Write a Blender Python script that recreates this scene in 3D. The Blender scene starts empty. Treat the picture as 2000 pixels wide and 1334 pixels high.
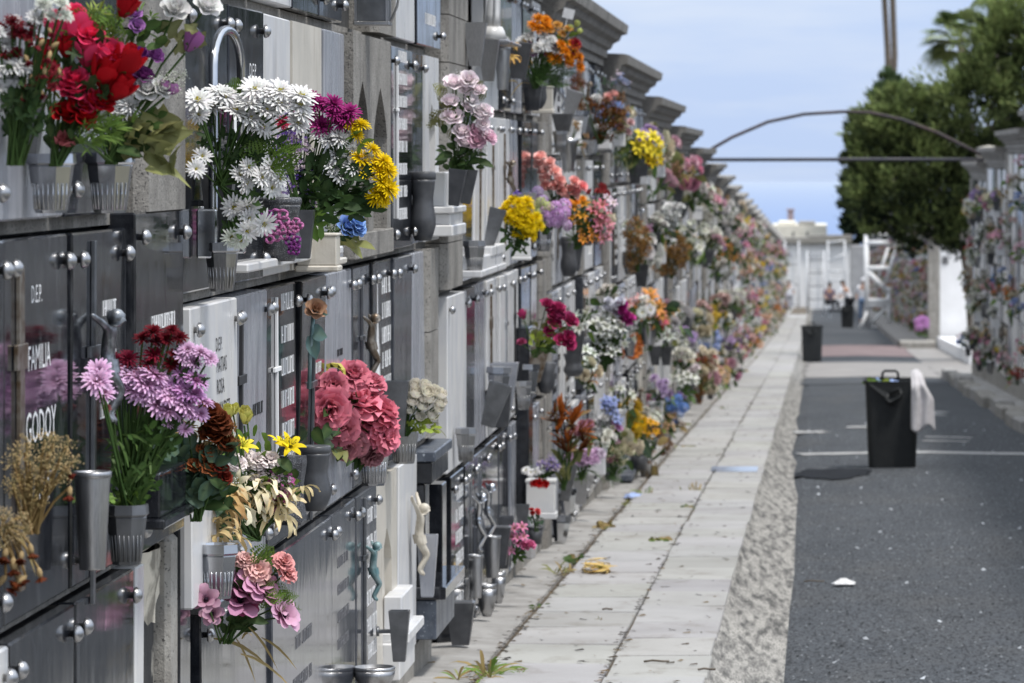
import bpy, math, random
from mathutils import Vector, Matrix
from math import sin, cos, pi, sqrt, radians as R
S = bpy.context.scene; C = S.collection
rnd = random.Random(7)
E = 1.6                      # eye height of the camera above the datum
F = 8440.0; VX, VY = 1595.0, 307.0   # focal length and vanishing point of the street, in photo pixels
XW = -1.40; XR = 2.40        # faces of the left and the right niche walls
def P3(px, py, Y): return Vector(((px-VX)*Y/F, Y, E+(VY-py)*Y/F))
def yw(px, c=0.0): return (XW+c)*F/(px-VX)
PT = [(-30,.6),(0,1.42),(15,1.81),(23,2.03),(43,2.62),(62,3.2),(82,3.84),(111,4.68),(150,5.72),(231,8.05),(300,10.0)]
def gz(Y):
    for (a,pa),(b,pb) in zip(PT, PT[1:]):
        if Y <= b: return E-(pa+(pb-pa)*(Y-a)/(b-a))
    return E-PT[-1][1]
RD = -0.125                   # road surface below the pavement

# ------------------------------------------------------------------ materials
MATS = {}
def new_mat(name):
    m = bpy.data.materials.new(name); m.use_nodes = True
    nt = m.node_tree; b = nt.nodes['Principled BSDF']; MATS[name] = m
    return m, nt, b
def coord(nt, stretch=(1,1,1)):
    g = nt.nodes.new('ShaderNodeNewGeometry'); mp = nt.nodes.new('ShaderNodeMapping')
    mp.inputs['Scale'].default_value = stretch
    nt.links.new(g.outputs['Position'], mp.inputs['Vector']); return mp.outputs[0]
def noise(nt, vec, scale, detail=4, rough=.55):
    n = nt.nodes.new('ShaderNodeTexNoise'); n.inputs['Scale'].default_value = scale
    n.inputs['Detail'].default_value = detail; n.inputs['Roughness'].default_value = rough
    nt.links.new(vec, n.inputs['Vector']); return n.outputs['Fac']
def ramp(nt, fac, lo, hi):
    r = nt.nodes.new('ShaderNodeMapRange'); r.inputs[1].default_value = lo; r.inputs[2].default_value = hi
    nt.links.new(fac, r.inputs[0]); return r.outputs[0]
def mixc(nt, fac, a, b):
    x = nt.nodes.new('ShaderNodeMix'); x.data_type = 'RGBA'
    if fac is not None and not isinstance(fac, (int, float)): nt.links.new(fac, x.inputs[0])
    else: x.inputs[0].default_value = fac
    for s, i in ((a, 6), (b, 7)):
        if isinstance(s, tuple): x.inputs[i].default_value = (*s, 1)
        else: nt.links.new(s, x.inputs[i])
    return x.outputs[2]
def mat(name, c1, c2=None, scale=8, rng=(.35,.65), rough=.5, rough2=None, metal=0, stretch=(1,1,1), bump=0, bscale=60,
        spk=None, spks=250, spr=(.62,.68), dirt=None, dstretch=(1,1,.2), dscale=14, drng=(.55,.8), spec=.5):
    m, nt, b = new_mat(name)
    v = coord(nt, stretch); col = c1
    if c2: col = mixc(nt, ramp(nt, noise(nt, v, scale), *rng), c1, c2)
    if spk: col = mixc(nt, ramp(nt, noise(nt, coord(nt), spks, 2), *spr), col, spk)
    df = None
    if dirt:
        df = ramp(nt, noise(nt, coord(nt, dstretch), dscale, 5, .65), *drng); col = mixc(nt, df, col, dirt)
    if isinstance(col, tuple): b.inputs['Base Color'].default_value = (*col, 1)
    else: nt.links.new(col, b.inputs['Base Color'])
    b.inputs['Metallic'].default_value = metal; b.inputs['Roughness'].default_value = rough
    b.inputs['Specular IOR Level'].default_value = spec
    if rough2 is not None:
        q = nt.nodes.new('ShaderNodeMapRange'); q.inputs[1].default_value = .3; q.inputs[2].default_value = .75
        q.inputs[3].default_value = rough; q.inputs[4].default_value = rough2
        nt.links.new(noise(nt, coord(nt, dstretch), dscale*.7, 5, .6), q.inputs[0]); nt.links.new(q.outputs[0], b.inputs['Roughness'])
    if bump:
        bp = nt.nodes.new('ShaderNodeBump'); bp.inputs['Strength'].default_value = bump; bp.inputs['Distance'].default_value = .01
        nt.links.new(noise(nt, coord(nt, stretch), bscale, 6, .65), bp.inputs['Height']); nt.links.new(bp.outputs[0], b.inputs['Normal'])
    return m
mat('black_granite', (.010,.011,.014), (.020,.022,.027), 30, rough=.04, rough2=.14, spk=(.08,.085,.1), spks=700, spr=(.66,.72), dirt=(.13,.135,.145),dscale=22,drng=(.54,.9), spec=.42)
mat('grey_granite',(.035,.039,.048),(.06,.065,.078),25,rough=.04,rough2=.13, spk=(.16,.165,.18), spks=600, dirt=(.16,.165,.17), dscale=20, drng=(.58,.95))
mat('light_grey_marble', (.25,.26,.29), (.36,.37,.40), 6, rough=.16, rough2=.35, stretch=(1,3,.8), dirt=(.17,.17,.175), drng=(.58,.9))
mat('white_marble', (.66,.65,.63), (.55,.555,.57), 5, rough=.25, rough2=.45, stretch=(1,2,1), dirt=(.36,.35,.33), drng=(.57,.9), dscale=9)
mat('cream_marble', (.60,.56,.49), (.50,.47,.41), 6, rough=.4, dirt=(.30,.25,.18), drng=(.55,.85), bump=.1)
def wavy(n, sc_, st):
    nt=MATS[n].node_tree; b=nt.nodes['Principled BSDF']; bp=nt.nodes.new('ShaderNodeBump'); bp.inputs['Strength'].default_value=st; bp.inputs['Distance'].default_value=.004
    nt.links.new(noise(nt,coord(nt,(1,1,.6)),sc_,3,.5),bp.inputs['Height']); nt.links.new(bp.outputs[0],b.inputs['Normal'])
wavy('black_granite',7,.12); wavy('grey_granite',7,.15); wavy('light_grey_marble',9,.2)
mat('speckled_granite', (.06,.063,.07), (.03,.03,.035), 40, rough=.35, spk=(.3,.3,.31), spks=420, spr=(.58,.64))
mat('blue_granite', (.05,.06,.08), (.09,.105,.13), 18, (.4,.6), rough=.25, rough2=.45, spk=(.35,.38,.42), spks=90, spr=(.62,.74), dirt=(.22,.23,.24))
mat('basalt_stone',(.20,.187,.168),(.29,.275,.25), 9, rough=.85, bump=.6, bscale=90, spk=(.05,.046,.042), spks=160, spr=(.58,.66), dirt=(.055,.052,.05), drng=(.5,.8), dscale=5)
mat('pale_stone', (.33,.315,.285), (.24,.225,.2), 10, rough=.9, bump=.5, bscale=80, spk=(.08,.075,.07), spks=120, spr=(.6,.7), dirt=(.13,.125,.115), drng=(.52,.8), dscale=5)
mat('dark_plaster', (.02,.02,.02), (.045,.043,.04), 12, rough=.9, bump=.4)
mat('peeling_plaster', (.05,.048,.044), (.62,.58,.50), 7, (.50,.56), rough=.85, bump=.5, bscale=30)
mat('peeling_plaster_dark', (.035,.034,.033), (.30,.28,.24), 9, (.60,.66), rough=.9, bump=.5, bscale=40)
mat('cream_plaster', (.60,.55,.45), (.22,.2,.16), 9, (.5,.62), rough=.9, bump=.5, bscale=40)
mat('chrome', (.62,.63,.65), (.5,.51,.53), 12, rough=.13, rough2=.24, metal=1)
mat('brushed_steel', (.48,.48,.485), (.36,.36,.365), 60, rough=.28, rough2=.4, metal=1, stretch=(8,8,.3), dirt=(.2,.18,.15), drng=(.6,.9))
mat('dull_steel', (.22,.225,.235), (.15,.155,.16), 20, rough=.34, rough2=.5, metal=.9, dirt=(.3,.29,.27), drng=(.6,.9))
mat('dark_metal', (.045,.047,.052), (.075,.077,.083), 20, rough=.3, rough2=.5, spec=.5, dirt=(.2,.19,.17), drng=(.62,.95))
mat('tarnished_silver', (.42,.44,.46), (.16,.17,.18), 40, (.4,.6), rough=.3, rough2=.5, metal=.9)
mat('verdigris', (.10,.20,.21), (.28,.36,.36), 30, rough=.5, metal=.4)
mat('bronze', (.13,.085,.05), (.3,.27,.23), 40, rough=.4, metal=.8)
mat('white_paint', (.78,.78,.78), rough=.6)
mat('black_paint', (.02,.02,.022), rough=.6)
mat('grey_paint', (.16,.16,.17), rough=.6)
mat('ivory',(.55,.51,.43),(.42,.37,.29),30, rough=.5, dirt=(.25,.2,.13), drng=(.6,.85), dscale=40)
mat('black_plastic', (.010,.012,.013), (.016,.018,.019), 12, rough=.62, spk=(.05,.05,.05), spks=300, spr=(.7,.8), bump=.1, dirt=(.045,.046,.046), drng=(.6,1.0))
mat('white_metal', (.66,.67,.69), (.55,.56,.57), 8, rough=.45)
mat('rusty_iron', (.07,.04,.034), (.028,.028,.034), 3, (.3,.7), rough=.75, bump=.3)
mat('iron_beam', (.028,.03,.042), (.05,.045,.05), 4, rough=.6)
mat('whitewash', (.80,.80,.80), (.72,.72,.72), 2, rough=.9, dirt=(.5,.5,.49), drng=(.6,1.0), dscale=3)
mat('cream_wash', (.78,.74,.64), (.7,.66,.57), 2, rough=.9)
mat('bark', (.10,.08,.06), (.19,.16,.13), 8, rough=.95, stretch=(3,3,.5), bump=.5)
mat('palm_bark', (.16,.13,.105), (.09,.075,.06), 3, rough=.95, stretch=(1,1,6), bump=.5)
mat('cotton', (.56,.54,.55), (.48,.46,.47), 20, rough=.95, bump=.2)
mat('paper', (.7,.7,.7), (.6,.6,.6), 30, rough=.9)
mat('blue_plastic', (.22,.32,.62), (.35,.45,.7), 30, rough=.35)
mat('pink_wool', (.62,.22,.42), (.42,.12,.32), 60, rough=1, bump=.6, bscale=400)
mat('purple_wool', (.26,.05,.24), (.18,.03,.2), 60, rough=1, bump=.6, bscale=400)
mat('skin', (.42,.24,.16), rough=.6); mat('dark_cloth', (.022,.023,.028), rough=.9); mat('white_cloth', (.72,.72,.75), rough=.9)
mat('mauve_cloth', (.16,.12,.16), rough=.9); mat('blue_cloth', (.16,.24,.38), rough=.9); mat('grey_cloth', (.38,.38,.42), rough=.9); mat('hair', (.015,.012,.01), rough=.7)
mat('plaque_grey', (.11,.11,.115), rough=.6)
mat('rock', (.42,.39,.33), (.3,.28,.24), 3, rough=.95, bump=.6, bscale=12)
mat('glass', (.5,.5,.5), rough=.05); 
b_ = MATS['glass'].node_tree.nodes['Principled BSDF']; b_.inputs['Transmission Weight'].default_value = 1; b_.inputs['Base Color'].default_value = (.85,.88,.88,1)

def attr_mat(name, rough, transl, var):
    m, nt, b = new_mat(name)
    a = nt.nodes.new('ShaderNodeAttribute'); a.attribute_name = 'Col'
    oi = nt.nodes.new('ShaderNodeObjectInfo')
    h = nt.nodes.new('ShaderNodeHueSaturation')
    q = nt.nodes.new('ShaderNodeMapRange'); q.inputs[3].default_value = 1-var; q.inputs[4].default_value = 1+var
    nt.links.new(oi.outputs['Random'], q.inputs[0]); nt.links.new(q.outputs[0], h.inputs['Value'])
    h.inputs['Saturation'].default_value = 1.0
    nt.links.new(a.outputs['Color'], h.inputs['Color']); nt.links.new(h.outputs[0], b.inputs['Base Color'])
    b.inputs['Roughness'].default_value = rough; b.inputs['Specular IOR Level'].default_value = .16
    t = nt.nodes.new('ShaderNodeBsdfTranslucent'); nt.links.new(h.outputs[0], t.inputs['Color'])
    x = nt.nodes.new('ShaderNodeMixShader'); x.inputs[0].default_value = transl
    out = nt.nodes['Material Output']
    nt.links.new(b.outputs[0], x.inputs[1]); nt.links.new(t.outputs[0], x.inputs[2]); nt.links.new(x.outputs[0], out.inputs['Surface'])
    return m
attr_mat('petal', .65, .22, .14); attr_mat('leaf', .5, .22, .16); attr_mat('needles', .75, .12, .05)

# ------------------------------------------------------------------ mesh builder
class MB:
    def __init__(s): s.v=[]; s.f=[]; s.m=[]; s.c=[]; s.s=[]
    def add(s, vs, fs, mi=0, col=(1,1,1), smooth=False):
        o = len(s.v); s.v += [tuple(x) for x in vs]
        if col and isinstance(col[0], (tuple, list)): s.c += list(col)
        else: s.c += [col]*len(vs)
        for f in fs: s.f.append(tuple(i+o for i in f)); s.m.append(mi); s.s.append(smooth)
        return s
    def merge(s, other, M=None, tint=1.0):
        vs = other.v if M is None else [tuple(M @ Vector(x)) for x in other.v]
        o = len(s.v); s.v += vs; s.c += [(c[0]*tint, c[1]*tint, c[2]*tint) for c in other.c] if tint != 1 else other.c
        s.f += [tuple(i+o for i in f) for f in other.f]; s.m += other.m; s.s += other.s
    def box(s, lo, hi, mi=0, bev=0.0, M=None):
        (x0,y0,z0),(x1,y1,z1) = lo, hi
        b = min(bev, (x1-x0)*.45, (y1-y0)*.45, (z1-z0)*.45)
        if b <= 0:
            vs = [(x,y,z) for x in (x0,x1) for y in (y0,y1) for z in (z0,z1)]
            fs = [(0,1,3,2),(4,6,7,5),(0,4,5,1),(2,3,7,6),(0,2,6,4),(1,5,7,3)]
        else:
            vs=[]; idx={}
            for i,(x,sx) in enumerate(((x0,1),(x1,-1))):
                for j,(y,sy) in enumerate(((y0,1),(y1,-1))):
                    for k,(z,sz) in enumerate(((z0,1),(z1,-1))):
                        idx[i,j,k] = len(vs)
                        vs += [(x,y+sy*b,z+sz*b),(x+sx*b,y,z+sz*b),(x+sx*b,y+sy*b,z)]
            g = lambda i,j,k,a: idx[i,j,k]+a
            fs=[]
            def q(l, flip): fs.append(tuple(l[::-1] if flip else l))
            for i in (0,1): q([g(i,0,0,0),g(i,0,1,0),g(i,1,1,0),g(i,1,0,0)], i==1)
            for j in (0,1): q([g(0,j,0,1),g(1,j,0,1),g(1,j,1,1),g(0,j,1,1)], j==1)
            for k in (0,1): q([g(0,0,k,2),g(0,1,k,2),g(1,1,k,2),g(1,0,k,2)], k==1)
            for i in (0,1):
                for j in (0,1): q([g(i,j,0,0),g(i,j,0,1),g(i,j,1,1),g(i,j,1,0)], (i+j)%2==1)
                for k in (0,1): q([g(i,0,k,0),g(i,1,k,0),g(i,1,k,2),g(i,0,k,2)], (i+k)%2==1)
            for j in (0,1):
                for k in (0,1): q([g(0,j,k,2),g(1,j,k,2),g(1,j,k,1),g(0,j,k,1)], (j+k)%2==1)
            for i in (0,1):
                for j in (0,1):
                    for k in (0,1): q([g(i,j,k,0),g(i,j,k,2),g(i,j,k,1)], (i+j+k)%2==1)
        if M is not None: vs = [M @ Vector(v) for v in vs]
        return s.add(vs, fs, mi)
    def lathe(s, prof, n=16, mi=0, M=None, smooth=True, col=(1,1,1), rot=0, sq=0):
        vs=[]; fs=[]
        for r,z in prof:
            for i in range(n):
                a = 2*pi*i/n+rot
                vs.append((r*cos(a), r*sin(a), z))
        for j in range(len(prof)-1):
            for i in range(n):
                fs.append((j*n+i, j*n+(i+1)%n, (j+1)*n+(i+1)%n, (j+1)*n+i))
        if prof[0][0] > 1e-5: fs.append(tuple(range(n))[::-1])
        if prof[-1][0] > 1e-5: fs.append(tuple((len(prof)-1)*n+i for i in range(n)))
        if M is not None: vs = [M @ Vector(v) for v in vs]
        return s.add(vs, fs, mi, col, smooth)
    def tube(s, pts, r, n=6, mi=0, col=(1,1,1), r2=None, cap=True):
        pts = [Vector(p) for p in pts]; vs=[]; fs=[]; N=len(pts)
        up = None
        for i,p in enumerate(pts):
            t = (pts[min(i+1,N-1)]-pts[max(i-1,0)])
            if t.length < 1e-9: t = Vector((0,0,1))
            t.normalize()
            if up is None: up = Vector((0,0,1)) if abs(t.z)<.9 else Vector((1,0,0))
            a = t.cross(up).normalized(); b = a.cross(t); up = b
            rr = r if r2 is None else r+(r2-r)*i/(N-1)
            vs += [p+(a*cos(2*pi*k/n)+b*sin(2*pi*k/n))*rr for k in range(n)]
        for i in range(N-1):
            for k in range(n): fs.append((i*n+k, i*n+(k+1)%n, (i+1)*n+(k+1)%n, (i+1)*n+k))
        if cap: fs += [tuple(range(n))[::-1], tuple((N-1)*n+k for k in range(n))]
        return s.add(vs, fs, mi, col, True)
    def prism(s, poly, z0, z1, mi=0, M=None, smooth=False):
        n=len(poly); vs=[(x,y,z0) for x,y in poly]+[(x,y,z1) for x,y in poly]
        fs=[tuple(range(n))[::-1], tuple(range(n,2*n))]+[(i,(i+1)%n,n+(i+1)%n,n+i) for i in range(n)]
        if M is not None: vs=[M @ Vector(v) for v in vs]
        return s.add(vs, fs, mi, smooth=smooth)
    def mesh(s, name, mats):
        me = bpy.data.meshes.new(name); me.from_pydata(s.v, [], s.f)
        if s.f:
            me.polygons.foreach_set('material_index', s.m); me.polygons.foreach_set('use_smooth', s.s)
        ca = me.color_attributes.new('Col', 'FLOAT_COLOR', 'POINT')
        buf=[]
        for c in s.c: buf += (c[0],c[1],c[2],1.0)
        ca.data.foreach_set('color', buf)
        for m in mats: me.materials.append(MATS[m])
        me.update(); return me
def ob(name, me, parent=None, M=None):
    o = bpy.data.objects.new(name, me); C.objects.link(o)
    if parent is not None: o.parent = parent
    if M is not None: o.matrix_basis = M
    return o
def obj(name, mb, mats, parent=None, M=None):
    if isinstance(mats, str): mats = [mats]
    return ob(name, mb.mesh(name, mats), parent, M)
def T(x,y,z): return Matrix.Translation((x,y,z))
LABELS = {}
def tag(o, label, cat, group=None, kind=None):
    o['label'] = label; o['category'] = cat
    if group: o['group'] = group
    if kind: o['kind'] = kind
    LABELS.setdefault(label, []).append(o.name); return o
def struct(o): o['kind'] = 'structure'; return o
def thing(name, label, cat, M=None, group=None):
    o = ob(name, None, None, M); o.empty_display_size = .05
    return tag(o, label, cat, group)
def frame(side, y, z, out=0):    # wall frame: x along the wall, y up, z out of the wall
    if side == 'L': return Matrix(((0,0,1,XW+out),(1,0,0,y),(0,1,0,z),(0,0,0,1)))
    return Matrix(((0,0,-1,XR-out),(-1,0,0,y),(0,1,0,z),(0,0,0,1)))
def lerp(a,b,t): return tuple(x+(y-x)*t for x,y in zip(a,b))
def jit(c, r, a=.12):
    k = 1+r.uniform(-a,a); return tuple(max(0,x*k*(1+r.uniform(-.04,.04))) for x in c)

# ------------------------------------------------------------------ petals, blooms, leaves
def petal(mb, az, r0, L, W, e0, e1, cup, c0, c1, seg=4, fan=False, ruf=0, r=rnd, z0=0.0, point=False):
    ca, sa = cos(az), sin(az); rad, z = r0, z0; vs=[]; cs=[]
    for i in range(seg+1):
        t = i/seg; e = R(e0+(e1-e0)*t)
        if fan: w = W*.5*(.25+.75*t)*(1 if t<.95 else .85)
        elif point: w = W*.5*sin(pi*min(1,.12+t*.86))**.7
        else: w = W*.5*(max(0,1-(1-t)**2*0.75))*(1 if t<.6 else sqrt(max(.12,1-((t-.6)/.43)**2)))
        nr, nz = -sin(e), cos(e)
        for sgn in (-1,0,1):
            k = abs(sgn)*cup*w + (r.uniform(-ruf,ruf) if t>.5 else 0)
            rr = rad+nr*k; zz = z+nz*k; tt = sgn*w
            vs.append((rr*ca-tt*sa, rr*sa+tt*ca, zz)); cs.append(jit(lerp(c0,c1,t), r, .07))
        rad += cos(e)*L/seg; z += sin(e)*L/seg
    fs=[]
    for i in range(seg):
        for k in (0,1): fs.append((i*3+k, i*3+k+1, i*3+k+4, i*3+k+3))
    mb.add(vs, fs, 0, cs, True)
def ball(mb, c, r, col, n=5, m=3, mi=0, flat=1):
    pr=[(r*sin(pi*j/m), -r*flat*cos(pi*j/m)) for j in range(m+1)]; pr[0]=(0,pr[0][1]); pr[-1]=(0,pr[-1][1])
    mb.lathe(pr, n, mi, T(*c), True, col)
def dark(c, k): return tuple(x*k for x in c)
GRN=(.06,.12,.03)
def bloom_mb(kind, c, sd):
    r = random.Random(sd*77+len(kind)); mb = MB()
    if kind == 'daisy':
        for n,L,e0,e1,o in ((17,.5,12,-14,0),(15,.42,28,4,.2),(9,.27,50,25,.1)):
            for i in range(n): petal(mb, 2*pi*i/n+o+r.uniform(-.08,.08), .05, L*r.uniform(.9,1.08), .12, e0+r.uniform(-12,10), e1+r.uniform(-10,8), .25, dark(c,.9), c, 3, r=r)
        for i in range(10): ball(mb, (r.gauss(0,.045),r.gauss(0,.045),.06+r.uniform(0,.03)), .03, jit((.55,.48,.05),r), 4,2)
    elif kind == 'mum':
        for n,L,e0,e1 in ((18,.5,2,-18),(17,.47,20,0),(14,.41,40,20),(11,.33,60,45),(7,.24,80,80)):
            o=r.uniform(0,1)
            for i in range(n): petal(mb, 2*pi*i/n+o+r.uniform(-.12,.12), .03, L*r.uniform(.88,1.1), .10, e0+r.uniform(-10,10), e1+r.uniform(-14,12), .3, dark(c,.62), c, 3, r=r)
    elif kind == 'lilacmum':
        for n,L,e0,e1,d in ((17,.5,8,-16,1),(15,.45,24,4,1),(11,.33,45,28,.9),(7,.18,65,60,.5)):
            o=r.uniform(0,1)
            for i in range(n): petal(mb, 2*pi*i/n+o+r.uniform(-.1,.1), .03, L*r.uniform(.9,1.08), .12, e0+r.uniform(-10,10), e1+r.uniform(-12,8), .2, lerp(c,(.35,.04,.14),.75), dark(c,d), 3, r=r)
    elif kind in ('rose','driedrose'):
        k = .8 if kind=='driedrose' else 1
        for n,r0,L,W,e0,e1 in ((3,.02,.44,.24,96,92),(4,.06,.47,.34,92,84),(5,.10,.49,.42,82,66),(6,.14,.48,.48,64,34),(6,.17,.42,.50,40,4)):
            o=r.uniform(0,1)
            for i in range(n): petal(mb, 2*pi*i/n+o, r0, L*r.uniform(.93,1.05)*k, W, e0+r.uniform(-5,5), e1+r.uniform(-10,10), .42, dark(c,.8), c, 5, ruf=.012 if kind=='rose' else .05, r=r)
    elif kind == 'ranun':
        for n,r0,L,W,e0,e1 in ((3,.0,.30,.16,95,95),(4,.05,.36,.24,92,104),(5,.10,.42,.32,82,112),(6,.16,.46,.40,62,116),(7,.20,.50,.46,36,116)):
            o=r.uniform(0,1)
            for i in range(n): petal(mb, 2*pi*i/n+o, r0, L, W, e0, e1+r.uniform(-6,6), .3, dark(c,.75), c, 5, r=r)
    elif kind == 'bud':
        for n,r0,L,W,e0,e1 in ((3,.02,.78,.36,88,100),(4,.07,.80,.46,66,104),(4,.1,.74,.48,52,92)):
            o=r.uniform(0,1)
            for i in range(n): petal(mb, 2*pi*i/n+o, r0, L*r.uniform(.93,1.05), W, e0, e1, .42, dark(c,.6), c, 5, r=r)
        for i in range(5): petal(mb, 2*pi*i/5, .05, .35, .16, 50, 40, .1, GRN, (.09,.16,.05), 3, r=r, point=True)
    elif kind == 'carn':
        for n,L,e0,e1,W in ((9,.52,10,-12,.34),(9,.5,28,4,.34),(8,.47,48,22,.32),(7,.43,66,45,.28),(5,.38,84,75,.24)):
            o=r.uniform(0,1)
            for i in range(n): petal(mb, 2*pi*i/n+o, .03, L*r.uniform(.9,1.08), W, e0, e1+r.uniform(-10,10), .1, dark(c,.42), lerp(c,(1,.85,.85),.2), 5, fan=True, ruf=.07, r=r)  # dark petal roots paint the shade in the gaps between ruffles
    elif kind == 'lily':
        for i in range(6): petal(mb, pi*i/3+r.uniform(-.1,.1), .03, .62, .2 if i%2 else .25, 62, -38+r.uniform(-15,15), -.15, lerp(c,(.3,.4,.05),.35), c, 6, r=r, point=True)
        for i in range(6):
            a=pi*i/3+.4; mb.tube([(0,0,0),(.08*cos(a),.08*sin(a),.28),(.13*cos(a),.13*sin(a),.38)], .008, 4, 0, (.25,.3,.08)); ball(mb,(.13*cos(a),.13*sin(a),.39),.025,(.25,.09,.02),4,2)
    elif kind == 'wilt':
        for i in range(7): petal(mb, 2*pi*i/7+r.uniform(-.3,.3), .03, r.uniform(.7,1.0), .2, r.uniform(-10,40), r.uniform(-110,-70), .35, lerp(c,(.3,.3,.08),.3), c, 6, ruf=.05, r=r, point=True)
    elif kind == 'hyd':
        for i in range(46):
            t=i/46; ph=i*2.4; zz=1-t*1.25; rr=sqrt(max(0,1-zz*zz))
            p=Vector((rr*cos(ph),rr*sin(ph),zz))*.42; nn=p.normalized(); a=nn.orthogonal().normalized(); bq=nn.cross(a); th=r.uniform(0,3)
            cc=jit(c,r,.18)
            for k in range(4):
                u=a*cos(th+k*pi/2)+bq*sin(th+k*pi/2); w=nn.cross(u)
                mb.add([p+nn*.02, p+u*.055+w*.05+nn*.045, p+u*.105+nn*.03, p+u*.055-w*.05+nn*.045],[(0,1,2,3)],0,[dark(cc,.7),cc,cc,cc])
    elif kind == 'statice':
        for i in range(34):
            p=Vector((r.gauss(0,.2),r.gauss(0,.2),r.uniform(0,.4))); cc=jit(c if r.random()<.8 else (.5,.42,.45),r,.25); h=r.uniform(.07,.12)
            for k in range(5):
                a=2*pi*k/5+r.uniform(0,.6); d=Vector((cos(a),sin(a),.5)); w=Vector((-sin(a),cos(a),0))
                mb.add([p,p+d*h*.6+w*h*.35,p+d*h,p+d*h*.6-w*h*.35],[(0,1,2,3)],0,[dark(cc,.5),cc,cc,cc])
    elif kind == 'gyp':
        for i in range(40):
            d=Vector((r.gauss(0,1),r.gauss(0,1),r.gauss(.3,.8))).normalized()*r.uniform(.2,.52)
            mb.tube([(d.x*.2,d.y*.2,d.z*.2),tuple(d)], .006, 3, 0, lerp(c,(.12,.14,.05),.6), cap=False)
            ball(mb, tuple(d), r.uniform(.022,.042), jit(c,r,.2), 5, 3)
    elif kind == 'dry':
        for i in range(60):
            d=Vector((r.gauss(0,1),r.gauss(0,1),r.gauss(.2,.9))).normalized(); L=r.uniform(.25,.52); s=d.orthogonal().normalized()*r.uniform(.015,.05)
            m_=d*L*.6+Vector((r.gauss(0,.05),r.gauss(0,.05),r.gauss(0,.05))); e_=d*L+Vector((r.gauss(0,.08),r.gauss(0,.08),r.gauss(-.05,.08)))
            cc=jit(c,r,.35); mb.add([d*.05,m_+s,e_,m_-s],[(0,1,2,3)],0,[dark(cc,.4),cc,cc,dark(cc,.7)])
    elif kind == 'drycarn':
        for n,L,e0,e1 in ((9,.36,60,20),(9,.34,80,50),(7,.3,95,70)):
            for i in range(n): petal(mb, 2*pi*i/n+r.uniform(-.2,.2), .08, L*r.uniform(.8,1.1), .16, e0, e1, .2, dark(c,.5), c, 3, ruf=.05, r=r, z0=.35)
        mb.lathe([(.03,-.15),(.13,.0),(.15,.2),(.11,.42)], 7, 0, None, True, (.42,.30,.15))
    elif kind == 'anem':
        for n,L,e0,e1 in ((6,.55,30,-5),(5,.46,50,20)):
            for i in range(n): petal(mb, 2*pi*i/n+r.uniform(-.2,.2), .06, L*r.uniform(.9,1.1), .42, e0+r.uniform(-10,15), e1+r.uniform(-20,15), .25, lerp(c,(.3,.05,.14),.6), c, 5, r=r)
        ball(mb,(0,0,.1),.09,(.03,.015,.03),8,4)
        for i in range(26):
            a=r.uniform(0,6.28); q=r.uniform(.09,.16); ball(mb,(q*cos(a),q*sin(a),.12+r.uniform(0,.05)),.014,(.05,.02,.04),4,2)
    elif kind == 'bop':
        for i in range(6):
            a=r.uniform(-.5,.5); petal(mb, a, .02, r.uniform(.6,1.0), .14, 20+i*17, 35+i*17, .5, dark(c,.4), c, 4, r=r, point=True)
        petal(mb, pi, .02, .7, .16, 20, 5, .6, (.10,.12,.06), (.25,.14,.06), 4, r=r, point=True)
    elif kind == 'puff':
        for i in range(15):
            d=Vector((r.gauss(0,1),r.gauss(0,1),r.gauss(.5,.8))).normalized(); a=d.orthogonal().normalized(); bq=d.cross(a); q=r.uniform(.16,.26); cc=jit(c,r,.18)
            p=d*.3; mb.add([p-d*.1,p+a*q+d*.1,p+(a+bq)*q*.7+d*.18,p+bq*q+d*.1],[(0,1,2,3)],0,[dark(cc,.6),cc,cc,cc])
    return mb
BC = {}
def bloom_mesh(kind, c, v):
    k=(kind,c,v)
    if k not in BC: BC[k]=bloom_mb(kind,c,v).mesh('bloom_'+kind,['petal'])
    return BC[k]
def leaf(mb, p, d, up, L, W, col, seg=4, droop=.4, fold=.25, r=rnd, mi=0):
    d=d.normalized(); s=d.cross(up)
    if s.length<1e-4: s=d.orthogonal()
    s.normalize(); n=s.cross(d).normalized(); vs=[]; cs=[]; c2=lerp(col,(.25,.32,.1),.18)
    for i in range(seg+1):
        t=i/seg; w=W*.5*sin(pi*min(1,.1+.9*t))**.8 if t<1 else 0.0
        q=p+d*(L*t)-Vector((0,0,1))*(droop*L*t*t)
        for sg in (-1,0,1):
            vs.append(q+s*(w*sg)+n*(abs(sg)*w*fold)); cs.append(jit(col if sg else c2,r,.12))
    fs=[]
    for i in range(seg):
        for k in (0,1): fs.append((i*3+k,i*3+k+1,i*3+k+4,i*3+k+3))
    mb.add(vs,fs,mi,cs,True)
def fern(mb, p, d, up, L, col, r=rnd, n=11, w=.42):
    d=d.normalized(); s=d.cross(up); s = s.normalized() if s.length>1e-4 else d.orthogonal().normalized(); nn=s.cross(d)
    pts=[p+d*(L*t)-Vector((0,0,1))*(.35*L*t*t) for t in [i/n for i in range(n+1)]]
    mb.tube(pts, L*.008, 3, 0, dark(col,.7), r2=L*.002, cap=False)
    for i in range(1,n+1):
        t=i/n; l=L*w*(1-t)**.75*min(1,t*3+.3)+L*.03
        for sg in (-1,1):
            q=pts[i]; dd=(s*sg+d*.55+nn*r.uniform(-.15,.2)).normalized(); sd=d*(l*.16)
            cc=jit(col,r,.2); k=3
            for j in range(k):
                a=q+dd*(l*j/k); b=q+dd*(l*(j+1)/k); ww=(1-j/k*.6)
                mb.add([a, (a+b)/2+sd*1.25*ww, b, (a+b)/2-sd*1.0*ww],[(0,1,2,3)],0,[dark(cc,.8),cc,cc,cc])
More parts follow.
